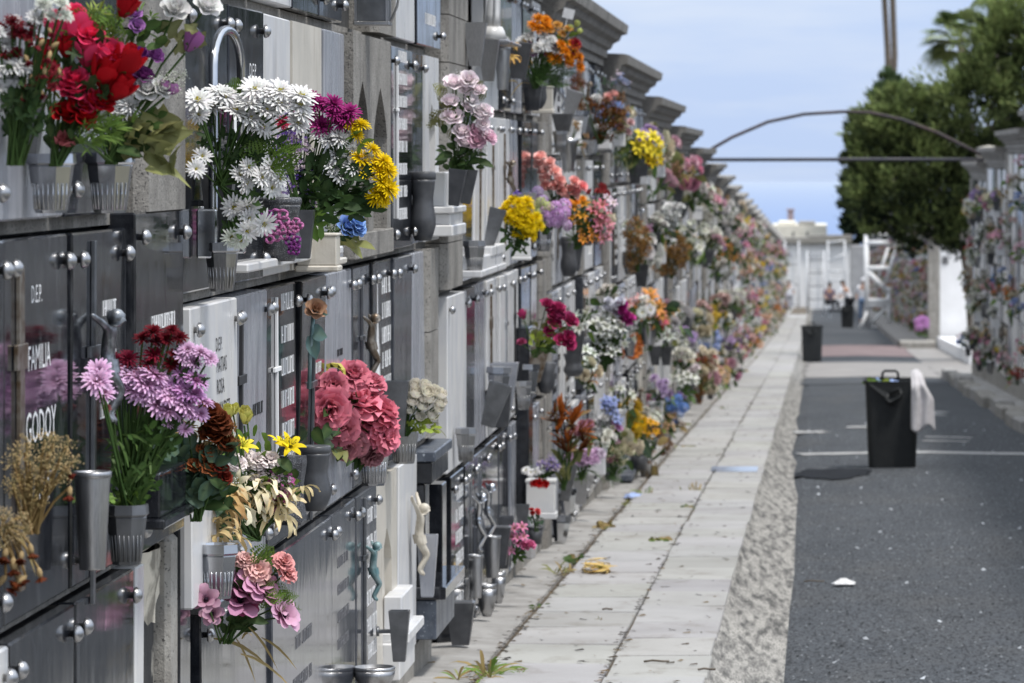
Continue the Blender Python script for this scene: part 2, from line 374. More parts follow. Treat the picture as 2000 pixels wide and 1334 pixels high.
def lobed(mb, p, d, up, L, col, r=rnd):
    d=d.normalized(); s=d.cross(up); s = s.normalized() if s.length>1e-4 else d.orthogonal().normalized(); n=s.cross(d)
    out=[]; N=14
    for i in range(N+1):
        a=-2.5+5.0*i/N; q=.55+.28*cos(a*3.2)-.1*abs(a)/2.5; q*= (1.15-.22*abs(a))
        out.append(p+d*(L*.42)+ (d*cos(a)+s*sin(a))*(L*q*.62)+n*(L*.06*abs(sin(a*2)))-Vector((0,0,1))*(L*.15*(1-cos(a))*0+L*.12*max(0,cos(a))))
    vs=[p, p+d*(L*.42)]+out; fs=[(1,i+2,i+3) for i in range(N)]+[(0,2,1),(0,1,N+2)]
    cc=jit(col,r,.18); mb.add(vs,fs,0,[dark(cc,.8),lerp(cc,(.2,.28,.1),.2)]+[jit(cc,r,.1) for _ in out],True)
def ivy(mb, p, d, up, L, col, r=rnd):
    d=d.normalized(); s=d.cross(up); s = s.normalized() if s.length>1e-4 else d.orthogonal().normalized(); n=s.cross(d)
    pr=[(0,.0),(-.13,.16),(-.12,.30),(.06,.38),(.22,.50),(.34,.34),(.44,.22),(.66,.17),(.86,.08),(1,0)]
    pr=pr+[(x,-y) for x,y in pr[-2:0:-1]]; cv=r.uniform(-.25,.35); tw=r.uniform(-.5,.5)
    def q(x,y): return p+d*(L*x)+s*(L*y)+n*(L*(.45*abs(y)-.2*abs(sin(9*x+3*y))*.25+tw*y*x))-Vector((0,0,1))*(L*(.22+cv)*x*x)
    mid=[q(x,0) for x in (.0,.2,.4,.62,.82)]; N=len(pr); vs=mid+[q(x,y) for x,y in pr]; cc=jit(col,r,.18); lt=lerp(cc,(.42,.44,.22),.35)
    def near(x): return min(range(5),key=lambda i:abs((0,.2,.4,.62,.82)[i]-x))
    fs=[]
    for i in range(N):
        j=(i+1)%N; a=near(pr[i][0]); b=near(pr[j][0])
        fs.append((a,5+i,5+j) if a==b else (a,5+i,5+j,b))
    mb.add(vs,fs,0,[lt]*5+[jit(cc,r,.12) for _ in pr],True)
def leaf_any(mb, kind, p, d, up, L, col, r):
    if kind=='fern': fern(mb,p,d,up,L,col,r)
    elif kind=='lobed': lobed(mb,p,d,up,L,col,r)
    elif kind=='ivy': ivy(mb,p,d,up,L,col,r)
    elif kind=='grass': leaf(mb,p,d,up,L,L*.07,col,4,.5,.1,r)
    elif kind=='fine':
        for _ in range(7):
            dd=(d+Vector((r.gauss(0,.5),r.gauss(0,.5),r.gauss(0,.5)))).normalized(); leaf(mb,p+dd*L*.1,dd,up,L*r.uniform(.5,1),L*.1,jit(col,r,.2),2,.2,.1,r)
    elif kind=='narrow': leaf(mb,p,d,up,L,L*.22,col,4,.35,.2,r)
    else: leaf(mb,p,d,up,L,L*.5,col,4,.35,.22,r)
LEAFC={'dk':(.025,.055,.018),'md':(.05,.10,.025),'lt':(.13,.22,.04),'yl':(.26,.32,.05),'ol':(.20,.20,.075),'dry':(.30,.21,.09),'bl':(.05,.09,.065)}
def look(n, r):      # rotation taking +Z to n with random spin
    return n.to_track_quat('Z','Y').to_matrix().to_4x4() @ Matrix.Rotation(r.uniform(0,6.28),4,'Z')
def spread(r, n, cx,cy,rx,ry):
    pts=[]
    for i in range(n):
        best=None
        for _ in range(12):
            while True:
                a,b=r.uniform(-1,1),r.uniform(-1,1)
                if a*a+b*b<=1: break
            d=min([((a-x)*rx)**2+((b-y)*ry)**2 for x,y in pts] or [9e9])
            if best is None or d>best[0]: best=(d,a,b)
        pts.append(best[1:])
    return [(cx+a*rx, cy+b*ry, sqrt(max(0,1-a*a-b*b))) for a,b in pts]
NB=[0]
def bouquet(label, base, clusters, leaves=(), c=.06, group=None, name='bouquet', cat='flowers', stems=True, depth=.5, Y=None, stemc=(.06,.11,.03), mul=None):
    NB[0]+=1; r=random.Random(100+NB[0])
    Yc = Y if Y else yw(base[0], c); sc=Yc/F
    B = P3(base[0],base[1],Yc)
    root = thing(name, label, cat, Matrix.Translation(B), group)
    sm = MB(); targets=[]; 
    for cl in clusters:
        cx,cy,rx,ry,n,kind,col,dpx = cl[:8]; up = cl[8] if len(cl)>8 else .3
        for k,(x,y,h) in enumerate(spread(r,n,cx,cy,rx,ry)):
            pos = P3(x,y,min(Yc-h*max(rx,ry)*sc*depth, 1.365*F/(VX-x) if x<VX-200 else 1e9))
            dirn=(pos-B); dirn = dirn.normalized() if dirn.length>1e-4 else Vector((0,0,1))
            nrm = (dirn*.7+Vector((.28,-.75,up))+Vector((r.gauss(0,.22),r.gauss(0,.22),r.gauss(0,.22)))).normalized()
            if kind in('wilt',): nrm=Vector((r.gauss(0,.3),r.gauss(0,.3),1)).normalized()
            if kind in ('bud',): nrm=(dirn+Vector((.1,-.25,up))+Vector((r.gauss(0,.2),r.gauss(0,.2),r.gauss(0,.2)))).normalized()
            if kind=='drycarn': nrm=Vector((r.gauss(0,.4),r.gauss(-.2,.3),-1)).normalized()
            s = dpx*sc*r.uniform(.85,1.12)
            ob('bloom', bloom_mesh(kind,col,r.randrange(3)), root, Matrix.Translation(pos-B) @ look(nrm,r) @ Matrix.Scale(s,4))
            targets.append(pos-B)
            if stems:
                off=Vector((r.uniform(-.012,.012),r.uniform(-.012,.012),-.02)); e=pos-B-nrm*s*.08
                mid=off.lerp(e,.55)+Vector((0,0,abs(e.x)*.15)); sm.tube([off,off.lerp(mid,.6),mid,e],.0022,4,0,jit(stemc,r,.2),cap=False)
    if sm.f: obj('stems', sm, 'leaf', root)
    fm = MB()
    for (cx,cy,rx,ry,n,kind,colk,lpx) in leaves:
        col=LEAFC[colk]
        for x,y,h in spread(r,n,cx,cy,rx,ry):
            pos=P3(x,y,min(Yc-h*max(rx,ry)*sc*depth*.7+r.uniform(-.02,.03), 1.37*F/(VX-x) if x<VX-200 else 1e9))-B
            d=pos.normalized() if pos.length>1e-4 else Vector((0,0,1))
            d=(d+Vector((r.gauss(0,.35),r.gauss(-.2,.35),r.gauss(0,.3)))).normalized()
            upv=Vector((r.gauss(.4,.3),-1,r.gauss(.4,.5))); L=lpx*sc*r.uniform(.7,1.2)
            leaf_any(fm,kind,pos-d*L*.5,d,upv,L,col,r)
    if fm.f: obj('foliage', fm, 'leaf', root)
    return root

# ------------------------------------------------------------------ vases and pots (lathe or boxes); one thing each
def sqprof(mb, prof, n=4, mi=0, flat=.8, smooth=False):
    mb.lathe([(r*1.41 if n==4 else r, z) for r,z in prof], n, mi, Matrix.Diagonal((1,flat,1,1)), smooth, rot=pi/n)
NV=[0]
VAT={'facet':'vase','cup':'vase','cone':'vase','turned':'vase','box':'planter','bowl':'bowl','hex':'vase','pot':'pot'}
def vase(label, rect, kind, m='chrome', c=.045, group=None, tilt=0, Y=None, bracket=False, name=None):
    x0,y0,x1,y1=rect; cx=(x0+x1)/2; Yc=Y if Y else yw(cx,c); sc=Yc/F; w=(x1-x0)*sc/2; h=(y1-y0)*sc
    nm=name or {'facet':'faceted_vase','cup':'steel_cup_vase','cone':'tapered_vase','turned':'turned_vase','box':'marble_planter','bowl':'metal_bowl','hex':'hexagonal_vase','pot':'flower_pot'}[kind]
    M=Matrix.Translation(P3(cx,y1,Yc)) @ Matrix.Rotation(tilt,4,'Y')
    root=thing(nm,label,VAT[kind],M,group); b=MB(); r=MB()
    if kind=='facet':
        b.lathe([(w*.62,0),(w*.66,h*.05),(w*.9,h*.78),(w*.86,h*.80)],8,0,None,False,rot=pi/8)
        for i in range(9):
            a=-pi/2+(.5-(i+.5)/9)*2.6; b.tube([(w*.64*cos(a),w*.64*sin(a),h*.06),(w*.80*cos(a*.9-.157),w*.80*sin(a*.9-.157),h*.5)],w*.055,4,0,r2=w*.02)
        r.lathe([(w*.86,h*.79),(w*1.0,h*.84),(w*.97,h),(w*.8,h),(w*.74,h*.9)],8,0,None,False,rot=pi/8)
        obj('body',b,m,root); obj('rim',r,m,root)
    elif kind=='cup':
        b.lathe([(w*.66,0),(w*.68,h*.02),(w*.93,h*.93),(w*.93,h*.935)],24); r.lathe([(w*.93,h*.93),(w,h*.94),(w,h*.99),(w*.95,h),(w*.85,h*.985),(w*.75,h*.4)],24)
        obj('body',b,m,root); obj('rim',r,m,root)
    elif kind=='cone':
        sqprof(b,[(w*.55,0),(w*.6,h*.02),(w,h*.97),(w,h),(w*.85,h),(w*.6,h*.4)],4,flat=.75); obj('body',b,m,root)
        if bracket:
            k=MB(); k.box((-w*2.1,-.006,h*.55),(-w*.5,.006,h*.63),0,.002); k.lathe([(.016,-.004),(.016,.004)],10,0,T(-w*2.1,0,h*.59)@Matrix.Rotation(pi/2,4,'Y')); obj('bracket',k,m,root)
    elif kind=='turned':
        b.lathe([(w*.62,0),(w*.80,h*.10),(w*.98,h*.22),(w*.97,h*.34),(w*.80,h*.52),(w*.78,h*.62),(w*.92,h*.84),(w*.95,h*.88)],20)
        r.lathe([(w*.95,h*.88),(w,h*.92),(w*.98,h*.98),(w*.9,h),(w*.7,h*.97),(w*.6,h*.5)],20); obj('body',b,m,root); obj('rim',r,m,root)
    elif kind=='hex':
        b.lathe([(w*.8,0),(w*.98,h*.06),(w*.98,h*.14),(w*.78,h*.36),(w*.78,h*.6),(w,h*.9),(w*.96,h),(w*.7,h*.98),(w*.6,h*.5)],6,0,None,False,rot=.3); obj('body',b,m,root)
    elif kind=='box':
        d=min(w*.8,.06); b.box((-w*.9,-d,h*.16),(w*.9,d,h*.92),0,.003); r.box((-w*.96,-d*1.05,h*.92),(w*.96,d*1.05,h),0,.003); k=MB(); k.box((-w,-d*1.1,0),(w,d*1.1,h*.16),0,.004)
        obj('body',b,m,root); obj('rim',r,m,root); obj('base',k,m,root)
    elif kind=='bowl':
        b.lathe([(w*.45,0),(w*.75,h*.25),(w*.97,h*.62),(w,h*.85)],20); r.lathe([(w,h*.85),(w*1.0,h),(w*.9,h),(w*.8,h*.6),(0,h*.55)],20); obj('body',b,m,root); obj('rim',r,m,root)
    elif kind=='pot':
        b.lathe([(w*.72,0),(w*.92,h*.88)],14); r.lathe([(w*.92,h*.86),(w,h*.88),(w,h),(w*.88,h),(w*.8,h*.7),(0,h*.68)],14); obj('body',b,m,root); obj('rim',r,m,root)
    return root

# ------------------------------------------------------------------ writing and crosses (flat pieces in the wall frame)
TX={}
def text_mesh(s, m):
    if (s,m) in TX: return TX[s,m]
    cu=bpy.data.curves.new('t','FONT'); cu.body=s; cu.size=1; cu.align_x='CENTER'; cu.resolution_u=2
    o=bpy.data.objects.new('t',cu); C.objects.link(o)
    me=bpy.data.meshes.new_from_object(o.evaluated_get(bpy.context.evaluated_depsgraph_get()))
    bpy.data.objects.remove(o); bpy.data.curves.remove(cu)
    me.materials.clear(); me.materials.append(MATS[m]); me.name='inscription'; TX[s,m]=me; return me
def pseudo(mb, x, y, w, h, r):   # worn lettering too small to be read: rows of strokes
    n=max(3,int(w/(h*.8))); lw=w/n
    for i in range(n):
        if r.random()<.08: continue
        x0=x-w/2+i*lw; st=h*.10
        for q in r.sample((0,1,2),2): 
            xx=x0+q*lw*.33; mb.box((xx,y,0),(xx+st,y+h,.001))
        if r.random()<.8:
            yy=y+r.choice((0,.42,.85))*h; mb.box((x0,yy,0.0002),(x0+lw*.72,yy+st,.0013))
def cross_mb(h, w, t, d=.008, at=.68):
    b=MB(); b.box((-t/2,0,0),(t/2,h,d),0,.001); b.box((-w/2,h*at,.001),(w/2,h*at+t,d+.001),0,.001); return b
def arch_poly(w,h,n=10,pointed=False):
    p=[(w/2,0),(w/2,h-w*.5)]
    for i in range(1,n):
        a=pi*i/n; x=cos(a); y=sin(a)
        if pointed: y=(1-abs(x))**.75*1.4
        p.append((w/2*x,h-w*.5+w*.5*y))
    return p+[(-w/2,h-w*.5),(-w/2,0)]
def skin_mesh(name, joints, bones, rootj, m, sub=2):
    me=bpy.data.meshes.new(name); ks=list(joints); me.from_pydata([joints[k][0] for k in ks],[(ks.index(a),ks.index(b)) for a,b in bones],[])
    o=bpy.data.objects.new(name,me); C.objects.link(o)
    sk=o.modifiers.new('s','SKIN'); sk.use_smooth_shade=True; ss=o.modifiers.new('u','SUBSURF'); ss.levels=sub; ss.render_levels=sub
    for i,k in enumerate(ks):
        rr=joints[k][1]; rr = rr if isinstance(rr,tuple) else (rr,rr)
        me.skin_vertices[0].data[i].radius=rr
    me.skin_vertices[0].data[ks.index(rootj)].use_root=True
    out=bpy.data.meshes.new_from_object(o.evaluated_get(bpy.context.evaluated_depsgraph_get()))
    bpy.data.objects.remove(o); out.materials.clear(); out.materials.append(MATS[m]); out.name=name
    return out
# a crucified figure, 1 unit tall, arms raised, knees bent to one side; x along the wall, y up, z out of it
CJ={'pelvis':((0,.46,.10),(.075,.075)),'waist':((-.01,.56,.11),(.058,.058)),'chest':((0,.68,.125),(.088,.08)),'neck':((0,.77,.155),.036),'head':((.02,.83,.185),.072),'crown':((.022,.885,.18),.060),
    'shl':((-.10,.745,.13),.038),'ell':((-.21,.87,.10),.030),'hal':((-.31,.99,.05),.024),'fil':((-.34,1.03,.05),.014),'shr':((.10,.745,.13),.038),'elr':((.21,.87,.10),.030),'har':((.31,.99,.05),.024),'fir':((.34,1.03,.05),.014),
    'hl':((-.05,.43,.12),.06),'kl':((.04,.25,.22),.046),'al':((0,.07,.11),.030),'tl':((.02,.0,.16),.022),'hr':((.05,.43,.12),.06),'kr':((.10,.24,.20),.046),'ar':((.03,.06,.13),.030),'tr':((.05,-.01,.18),.022)}
CBN=[('pelvis','waist'),('waist','chest'),('chest','neck'),('neck','head'),('head','crown'),('chest','shl'),('shl','ell'),('ell','hal'),('hal','fil'),('chest','shr'),('shr','elr'),('elr','har'),('har','fir'),('pelvis','hl'),('hl','kl'),('kl','al'),('al','tl'),('pelvis','hr'),('hr','kr'),('kr','ar'),('ar','tr')]
FIG={}
def figure(m):
    if m not in FIG:
        J=dict(CJ)
        if m!='ivory': J.update({'ell':((-.22,.80,.11),.030),'hal':((-.36,.86,.06),.024),'fil':((-.41,.88,.05),.016),'elr':((.22,.80,.11),.030),'har':((.36,.86,.06),.024),'fir':((.41,.88,.05),.016)})
        FIG[m]=skin_mesh('crucified_figure',J,CBN,'pelvis',m)
    return FIG[m]
hb=MB(); hb.lathe([(0,-.02),(.05,0),(.075,.05),(.07,.10),(.03,.13),(0,.135)],10,0,T(.02,.80,.165)@Matrix.Rotation(-1.35,4,'X')@T(0,-.0,-.02)); HAIR={}
lb=MB()
for i_ in range(10):
    a_=2*pi*i_/10; b_2=2*pi*(i_+1)/10
    for j_ in range(3):
        f_=lambda a,j:(.092*cos(a)*(1-.03*j), .51-.036*j-.012*sin(3*a)*(j>1), .11+.088*sin(a)*(1-.02*j)+.008*j)
        lb.add([f_(a_,j_),f_(b_2,j_),f_(b_2,j_+1),f_(a_,j_+1)],[(0,1,2,3)],0,(1,1,1),True)
def figure_parts(o,m):
    if m not in HAIR:
        HAIR[m]=(hb.mesh('hair',[m]),lb.mesh('loincloth',[m]))
    ob('hair',HAIR[m][0],o); ob('loincloth',HAIR[m][1],o)

# ------------------------------------------------------------------ niche blocks
ORD=['nearest','second','third','fourth','fifth','sixth','seventh','eighth','ninth','tenth','eleventh','twelfth','thirteenth','fourteenth','fifteenth','sixteenth','seventeenth','eighteenth','nineteenth','twentieth','twenty-first','twenty-second','twenty-third','twenty-fourth','twenty-fifth','twenty-sixth','twenty-seventh','twenty-eighth','twenty-ninth','thirtieth']
ROWN={1:'top',2:'second',3:'third',4:'bottom'}
ML=6.333
def my0(k): return 9.524+ML*(k-2)
def h3(k): return E-.125-.192*(k-1) if k<=11 else E-.125-.192*10-.178*(k-11)
def rowz(k,row): t=h3(k); return {1:(t+.70,t+1.30),2:(t,t+.70),3:(t-.70,t),4:(t-1.40,t-.70)}[row]
stud_m=MB(); stud_m.lathe([(.007,0),(.007,.007),(.0155,.008),(.0175,.012),(.0135,.020),(.006,.025),(0,.0258)],12); STUD=stud_m.mesh('stud',['brushed_steel'])
def cornice_mb(L, lo=0.0):
    prof=[(-.25,0),(.02,0),(.02,.05),(.045,.062),(.06,.095),(.10,.115),(.115,.15),(.15,.158),(.16,.215),(.13,.222),(-.25,.235)]
    b=MB(); n=len(prof); vs=[(lo,y,x) for x,y in prof]+[(lo+L,y,x) for x,y in prof]
    fs=[tuple(range(n)),tuple(range(n,2*n))[::-1]]+[(i,n+i,n+(i+1)%n,(i+1)%n) for i in range(n)]
    b.add(vs,fs); return b
def pillar_mb(w, h, arch=False, nb=3):
    b=MB(); ch=.03
    poly=[(0,-.12),(0,.0),(ch,.028),(w-ch,.028),(w,0),(w,-.12)]
    z=0; i=0
    hs=[h*.26,h*.30,h*.44] if nb==3 else [h]
    for hh in hs:
        if arch and i==2:
            pass
        vs=[]
        n=len(poly)
        for y in (z+.002,z+hh-.002): vs += [(x,y,c_) for x,c_ in poly]
        fs=[tuple(range(n)),tuple(range(n,2*n))[::-1]]+[(k,n+k,n+(k+1)%n,(k+1)%n) for k in range(n)]
        b.add(vs,fs); z+=hh; i+=1
    return b
def arched_plate(mb, x0,x1,y0,y1,z0,z1, openings, mi=0):
    # a plate with arched openings standing on y0: built from strips between and above the openings
    xs=x0
    for (cx,w,h,pt) in openings:
        mb.box((xs,y0,z0),(cx-w/2,y1,z1),mi); xs=cx+w/2
        n=10
        for i in range(n):
            xa=-1+2*i/n; xb=-1+2*(i+1)/n
            f=(lambda t:(1-abs(t))**.7*.75) if pt else (lambda t: sqrt(max(0,1-t*t)))
            ya=y0+h-w/2+f(xa)*w/2; yb=y0+h-w/2+f(xb)*w/2; A=cx+xa*w/2; Bx=cx+xb*w/2
            vs=[(A,ya,z0),(Bx,yb,z0),(Bx,y1,z0),(A,y1,z0),(A,ya,z1),(Bx,yb,z1),(Bx,y1,z1),(A,y1,z1)]
            mb.add(vs,[(0,3,2,1),(4,5,6,7),(0,1,5,4),(2,3,7,6)],mi)
    mb.box((xs,y0,z0),(x1,y1,z1),mi)
SN={'B':'black_granite','G':'grey_granite','L':'light_grey_marble','W':'white_marble','K':'cream_marble'}
SD={'B':'polished black granite','G':'dark grey granite','L':'pale grey marble','W':'white marble','K':'cream marble'}
def slab(side, y0, y1, z0, z1, ty, label, off=0.0, th=.035, texts=(), studs=True, arch=None, cross=None, body=None, etch=None, lead='white_paint', scrib=None, tilt=0, seed=0, group=None, chip=False):
    r=random.Random(seed*13+int(y0*100)); w=y1-y0; h=z1-z0; m=SN[ty]
    back = -.06+off
    tilt=tilt or r.gauss(0,.007); M = frame(side, (y0 if side=='L' else y1), z0, back) @ Matrix.Rotation(tilt,4,'Y') @ Matrix.Rotation(r.gauss(0,.006),4,'X')
    root=thing('niche_slab',label,'memorial slab',M,group)
    th=th+.025; b=MB()
    if arch:
        b.box((.004,.004,0),(w-.004,h-.004,th*.45),0)
        aw=w*.46; arched_plate(b,.0,w,.09,h,th*.45-.004,th,[(w*.5,aw,h*.66,True)]); b.box((0,0,th*.45-.004),(w,.09,th),0,.002)
        k=MB()
        for dx,hh in ((-.3,.52),(0,.66),(.3,.52)):
            p=[(w*.5+dx*aw+x*.28,y*hh/.66+.09) for x,y in arch_poly(aw,h*.5,8,True)]; k.prism(p[::-1],th*.47,th*.6+(.012 if dx==0 else 0))
        obj('panel',b,m,root); obj('relief',k,m,root)
    else:
        b.box((0,0,0),(w,h,th),0,.004); obj('panel',b,m,root)
    if studs:
        for sx in (.045,w-.045):
            for sy in ((.05,h-.05) if r.random()<.5 else (h-.05,)): ob('stud',STUD,root,T(sx,sy,th))
    for (s,x,y,size) in texts: ob('inscription',text_mesh(s,lead),root,T(x,y,th+.0012)@Matrix.Diagonal((size,size,size,1)))
    if scrib:
        sb=MB()
        for (x,y,ww,hh) in scrib: pseudo(sb,x,y,ww,hh,r)
        obj('inscription',sb,lead,root,T(0,0,th+.0005))
    if cross:
        x,y,ch,cw,ct,cm=cross; obj('cross',cross_mb(ch,cw,ct),cm,root,T(x,y,th+.0004))
    if body:
        x,y,s,bm=body; figure_parts(ob('crucified_figure',figure(bm),root,T(x,y,th+.004)@Matrix.Scale(s,4)),bm)
    if etch:
        x,y,hh,ww=etch; e=MB(); e.prism([(x-ww*.16,y+hh*.42),(x+ww*.16,y+hh*.42),(x,y+hh)],0,.001)
        for dx,q in ((-.36,.62),(.36,.62),(-.2,.70),(.2,.70)): e.prism([(x+dx*ww-ww*.06,y+hh*.4),(x+dx*ww+ww*.06,y+hh*.4),(x+dx*ww,y+hh*q)],0,.001)
        e.box((x-ww*.46,y+hh*.3,0),(x+ww*.46,y+hh*.405,.001)); e.box((x-ww*.46,y,0),(x-ww*.34,y+hh*.3,.001)); e.box((x+ww*.34,y,0),(x+ww*.46,y+hh*.3,.001))
        for i in range(4): e.box((x-ww*.26+i*ww*.14,y+hh*.03,0),(x-ww*.18+i*ww*.14,y+hh*.26,.001))
        obj('church_etching',e,lead,root,T(0,0,th+.0006))
    return root
def std_scrib(w,h,r,n=None):
    n=n or r.randint(3,6); return [(w*.56+r.uniform(-.02,.02), h*(.62-.105*i), w*r.uniform(.3,.55), .034) for i in range(n)]
def auto_slab(side,k,row,slot,y0,y1,z0,z1,blk,seed,detail=True):
    r=random.Random(seed); ty=r.choices('BGLWK',(.22,.15,.2,.37,.06))[0]
    w=y1-y0; h=z1-z0; lead='black_paint' if ty in 'WKL' and r.random()<.8 else 'white_paint'
    kw=dict(off=r.uniform(-.01,.012), th=r.choice((.02,.03,.035)), lead=lead, seed=seed, tilt=r.gauss(0,.006))
    d=''
    if detail:
        q=r.random()
        if ty in 'WK' and q<.3: kw['arch']=1; d='with pointed arch relief'
        else:
            kw['scrib']=std_scrib(w,h,r); kw['texts']=[('D.E.P.',w*.56,h*.76,.06)]
            if q<.55: kw['cross']=(w*.22,h*.2,h*.62,w*.16,.014,r.choice(('chrome','bronze',lead))); d='with thin cross beside the lettering'
            elif q<.68: kw['cross']=(w*.22,h*.2,h*.62,.10,.012,'dull_steel'); kw['body']=(w*.22,h*.42,.22,r.choice(('chrome','bronze','verdigris'))); d='with small metal crucifix'
            elif q<.8: kw['etch']=(w*.2,h*.18,h*.6,w*.25); d='with etched church spire'
            else: d='with lines of lettering'
    lab='%s slab %s, %s along %s row, %s block'%(SD[ty],d,ORD[slot],ROWN[row],blk) if d else '%s slab, %s along %s row, %s block'%(SD[ty],ORD[slot],ROWN[row],blk)
    return slab(side,y0,y1,z0,z1,ty,lab.replace(' ,',','),studs=detail and r.random()<.85,group='niche slabs along the %s wall'%('left' if side=='L' else 'right'),**kw)
def block(side, k, y0, top3, label, ground, pill=(), cornice=True):
    z3=top3; root=thing('niche_block',label,'niche wall',frame(side, y0 if side=='L' else y0+ML, z3),'stepped blocks of burial niches')
    b=MB(); g=ground-z3-.3
    b.box((0,g,-1.3),(ML-.02,1.36,-.075)); obj('wall',b,'dark_plaster',root)
    p=MB(); p.box((0,g+.05,-.06),(ML-.02,-1.40,-.012)); obj('plinth',p,'pale_stone',root)
    c=MB()
    for z in (-1.40,-.70,0,.70): c.box((0,z-.012,-.076),(ML-.02,z+.012,-.035))
    c.box((0,1.30,-.07),(ML-.03,1.352,-.004)); obj('ledge',c,'basalt_stone',root)
    if cornice: obj('cornice',cornice_mb(ML-.02),'basalt_stone',root,T(0,1.353,0))
    for a,w,zr in pill:
        z0={1:.71,2:.01,3:-.69,4:-1.39}[zr]; obj('pillar',pillar_mb(w,.60 if zr==1 else .68),'basalt_stone',root,T(a,z0,-.01))
    return root
def left_label(k): return 'niche block with basalt cornice, %s from the camera along the left wall'%ORD[k-1]
SLOT=[.42+i*.69 for i in range(4)]+[3.57+i*.69 for i in range(4)]
MAXL=26; DET=7
far=MB(); FARM=list(SN.values()); 
def fill_auto(side,k,row,slots,blk,detail,y0b,t3):
    z0,z1={1:(t3+.70,t3+1.30),2:(t3,t3+.70),3:(t3-.70,t3),4:(t3-1.40,t3-.70)}[row]
    for i in slots:
        a=y0b+SLOT[i]; w=.665
        y0,y1=(a,a+w) if side=='L' else (2*y0b+ML-a-w, 2*y0b+ML-a)
        auto_slab(side,k,row,i,y0,y1,z0+.014,z1-.018,blk,k*1000+row*100+i+(7 if side=='R' else 0),detail)
# ---- first, second and third blocks follow the photograph slab by slab
def yp(px): return yw(px)
def rowslabs(k,row,items):
    z0,z1=rowz(k,row)
    for n,it in enumerate(items):
        x0,x1,ty,desc=it[:4]; kw=dict(it[4]) if len(it)>4 else {}
        dz=kw.pop('dz',0); y0,y1=yp(x0),yp(x1)-.012
        kw.setdefault('seed',k*100+row*10+n)
        slab('L',y0,y1,z0+.014+dz*.0,z1-.018+dz,ty,'%s slab %s'%(SD[ty],desc),group='niche slabs along the left wall',**kw)
def sc_(w,ys,hh=.034,x=.56,f=.5): return [(w*x,y,w*f,hh) for y in ys]
BLK1=block('L',1,my0(1),h3(1),left_label(1),gz(my0(1)),[(5.72,.58,2),(5.6,.7,1)])
pa=yp(283)-my0(1); pe=yp(366)-my0(1); pm_=yp(336)-my0(1)
b_q=MB(); b_q.box((pa,-1.42,-.07),(pm_,-.70,-.04)); obj('recess',b_q,'peeling_plaster_dark',BLK1)
b_q=MB(); r_q=random.Random(6); n_q=9; vs_q=[]
for i in range(n_q+1):
    for j in range(5):
        u=i/n_q; vs_q.append((pa-.03+(pm_-pa+.05)*u, -.70-.115*(j/4)-(.05*sin(u*3)+r_q.gauss(0,.007))*(j==4)-.0, -.03+.045*sin(pi*min(1,u*1.2+.1))*(1-.55*(j/4)**2)+r_q.gauss(0,.003)))
b_q.add(vs_q,[(i*5+j,i*5+j+1,(i+1)*5+j+1,(i+1)*5+j) for i in range(n_q) for j in range(4)],0,(1,1,1),True); obj('plaster_lump',b_q,'cream_plaster',BLK1)
b_q=MB(); b_q.box((pm_,-1.42,-.07),(pe,-1.08,-.012),0,.012); b_q.box((pm_+.01,-1.075,-.07),(pe,-.70,-.006),0,.012); obj('pillar',b_q,'pale_stone',BLK1)
rowslabs(1,4,[(-150,13,'W','at the bottom left corner',{}),(16,147,'B','second along bottom row under the silver crucifix',{'scrib':sc_(.69,(.2,.3,.4))}),(150,262,'B','beside the peeling plaster pillar, bottom row',{'scrib':sc_(.69,(.25,.4))}),(264,281,'W','seen edge on against the peeling pillar',{'studs':False})])
rowslabs(1,3,[(-130,7,'B','cut by left frame edge beside the family lettering',{}),
 (10,137,'B','engraved D.E.P. Familia Godoy',{'texts':[('D.E.P.',.31,.55,.046),('FAMILIA',.335,.43,.064),('GODOY',.35,.30,.082),('ACIO',.36,.185,.066)],'cross':(.13,.05,.57,.10,.045,'bronze')}),
 (140,246,'B','carrying the large silver crucifix',{'scrib':sc_(.65,(.5,.4,.3),.03,.62,.3),'cross':(.21,-.05,.70,.12,.022,'dull_steel'),'body':(.215,.30,.24,'tarnished_silver')}),
 (248,347,'B','standing proud above the dark red mums',{'off':.02,'dz':.03,'scrib':sc_(.68,(.45,.3),.03)})])
rowslabs(1,2,[(-160,1,'L','behind the dark red dahlias',{}),(4,128,'L','behind the red rose bouquet',{'scrib':sc_(.68,(.4,.3))}),(131,242,'G','behind the purple rose bouquet',{})])
M2=lambda px:yp(px)

BLK2=block('L',2,my0(2),h3(2),left_label(2),gz(my0(2)),[(5.9,.4,3),(4.1,.6,1)])
pb_=MB(); a_=M2(677)-my0(2); pb_.box((a_,.01,-.07),(a_+1.13,.69,-.035)); obj('pillar_back',pb_,'dark_plaster',BLK2)
pb_=MB(); arched_plate(pb_,a_,a_+1.13,.09,.69,-.034,.02,[(a_+.26,.34,.50,True),(a_+.80,.42,.50,True)]); pb_.box((a_,.01,-.033),(a_+1.13,.089,.03),0,.004); obj('pillar',pb_,'basalt_stone',BLK2)
rowslabs(2,1,[(380,444,'B','above the chrome arch slab',{}),(446,507,'W','at top edge above the etched church slab',{}),(509,569,'W','at top edge with a faceted vase beside it',{}),(572,622,'B','left of two dark slabs at the top edge',{}),(624,671,'B','right of two dark slabs at the top edge, beside the lantern',{}),(770,812,'W','at top edge right of the hanging lantern',{}),(815,859,'B','at top edge with white lettering block',{'scrib':[(.5,.2,.4,.06),(.5,.32,.4,.06),(.5,.08,.4,.04)]})])
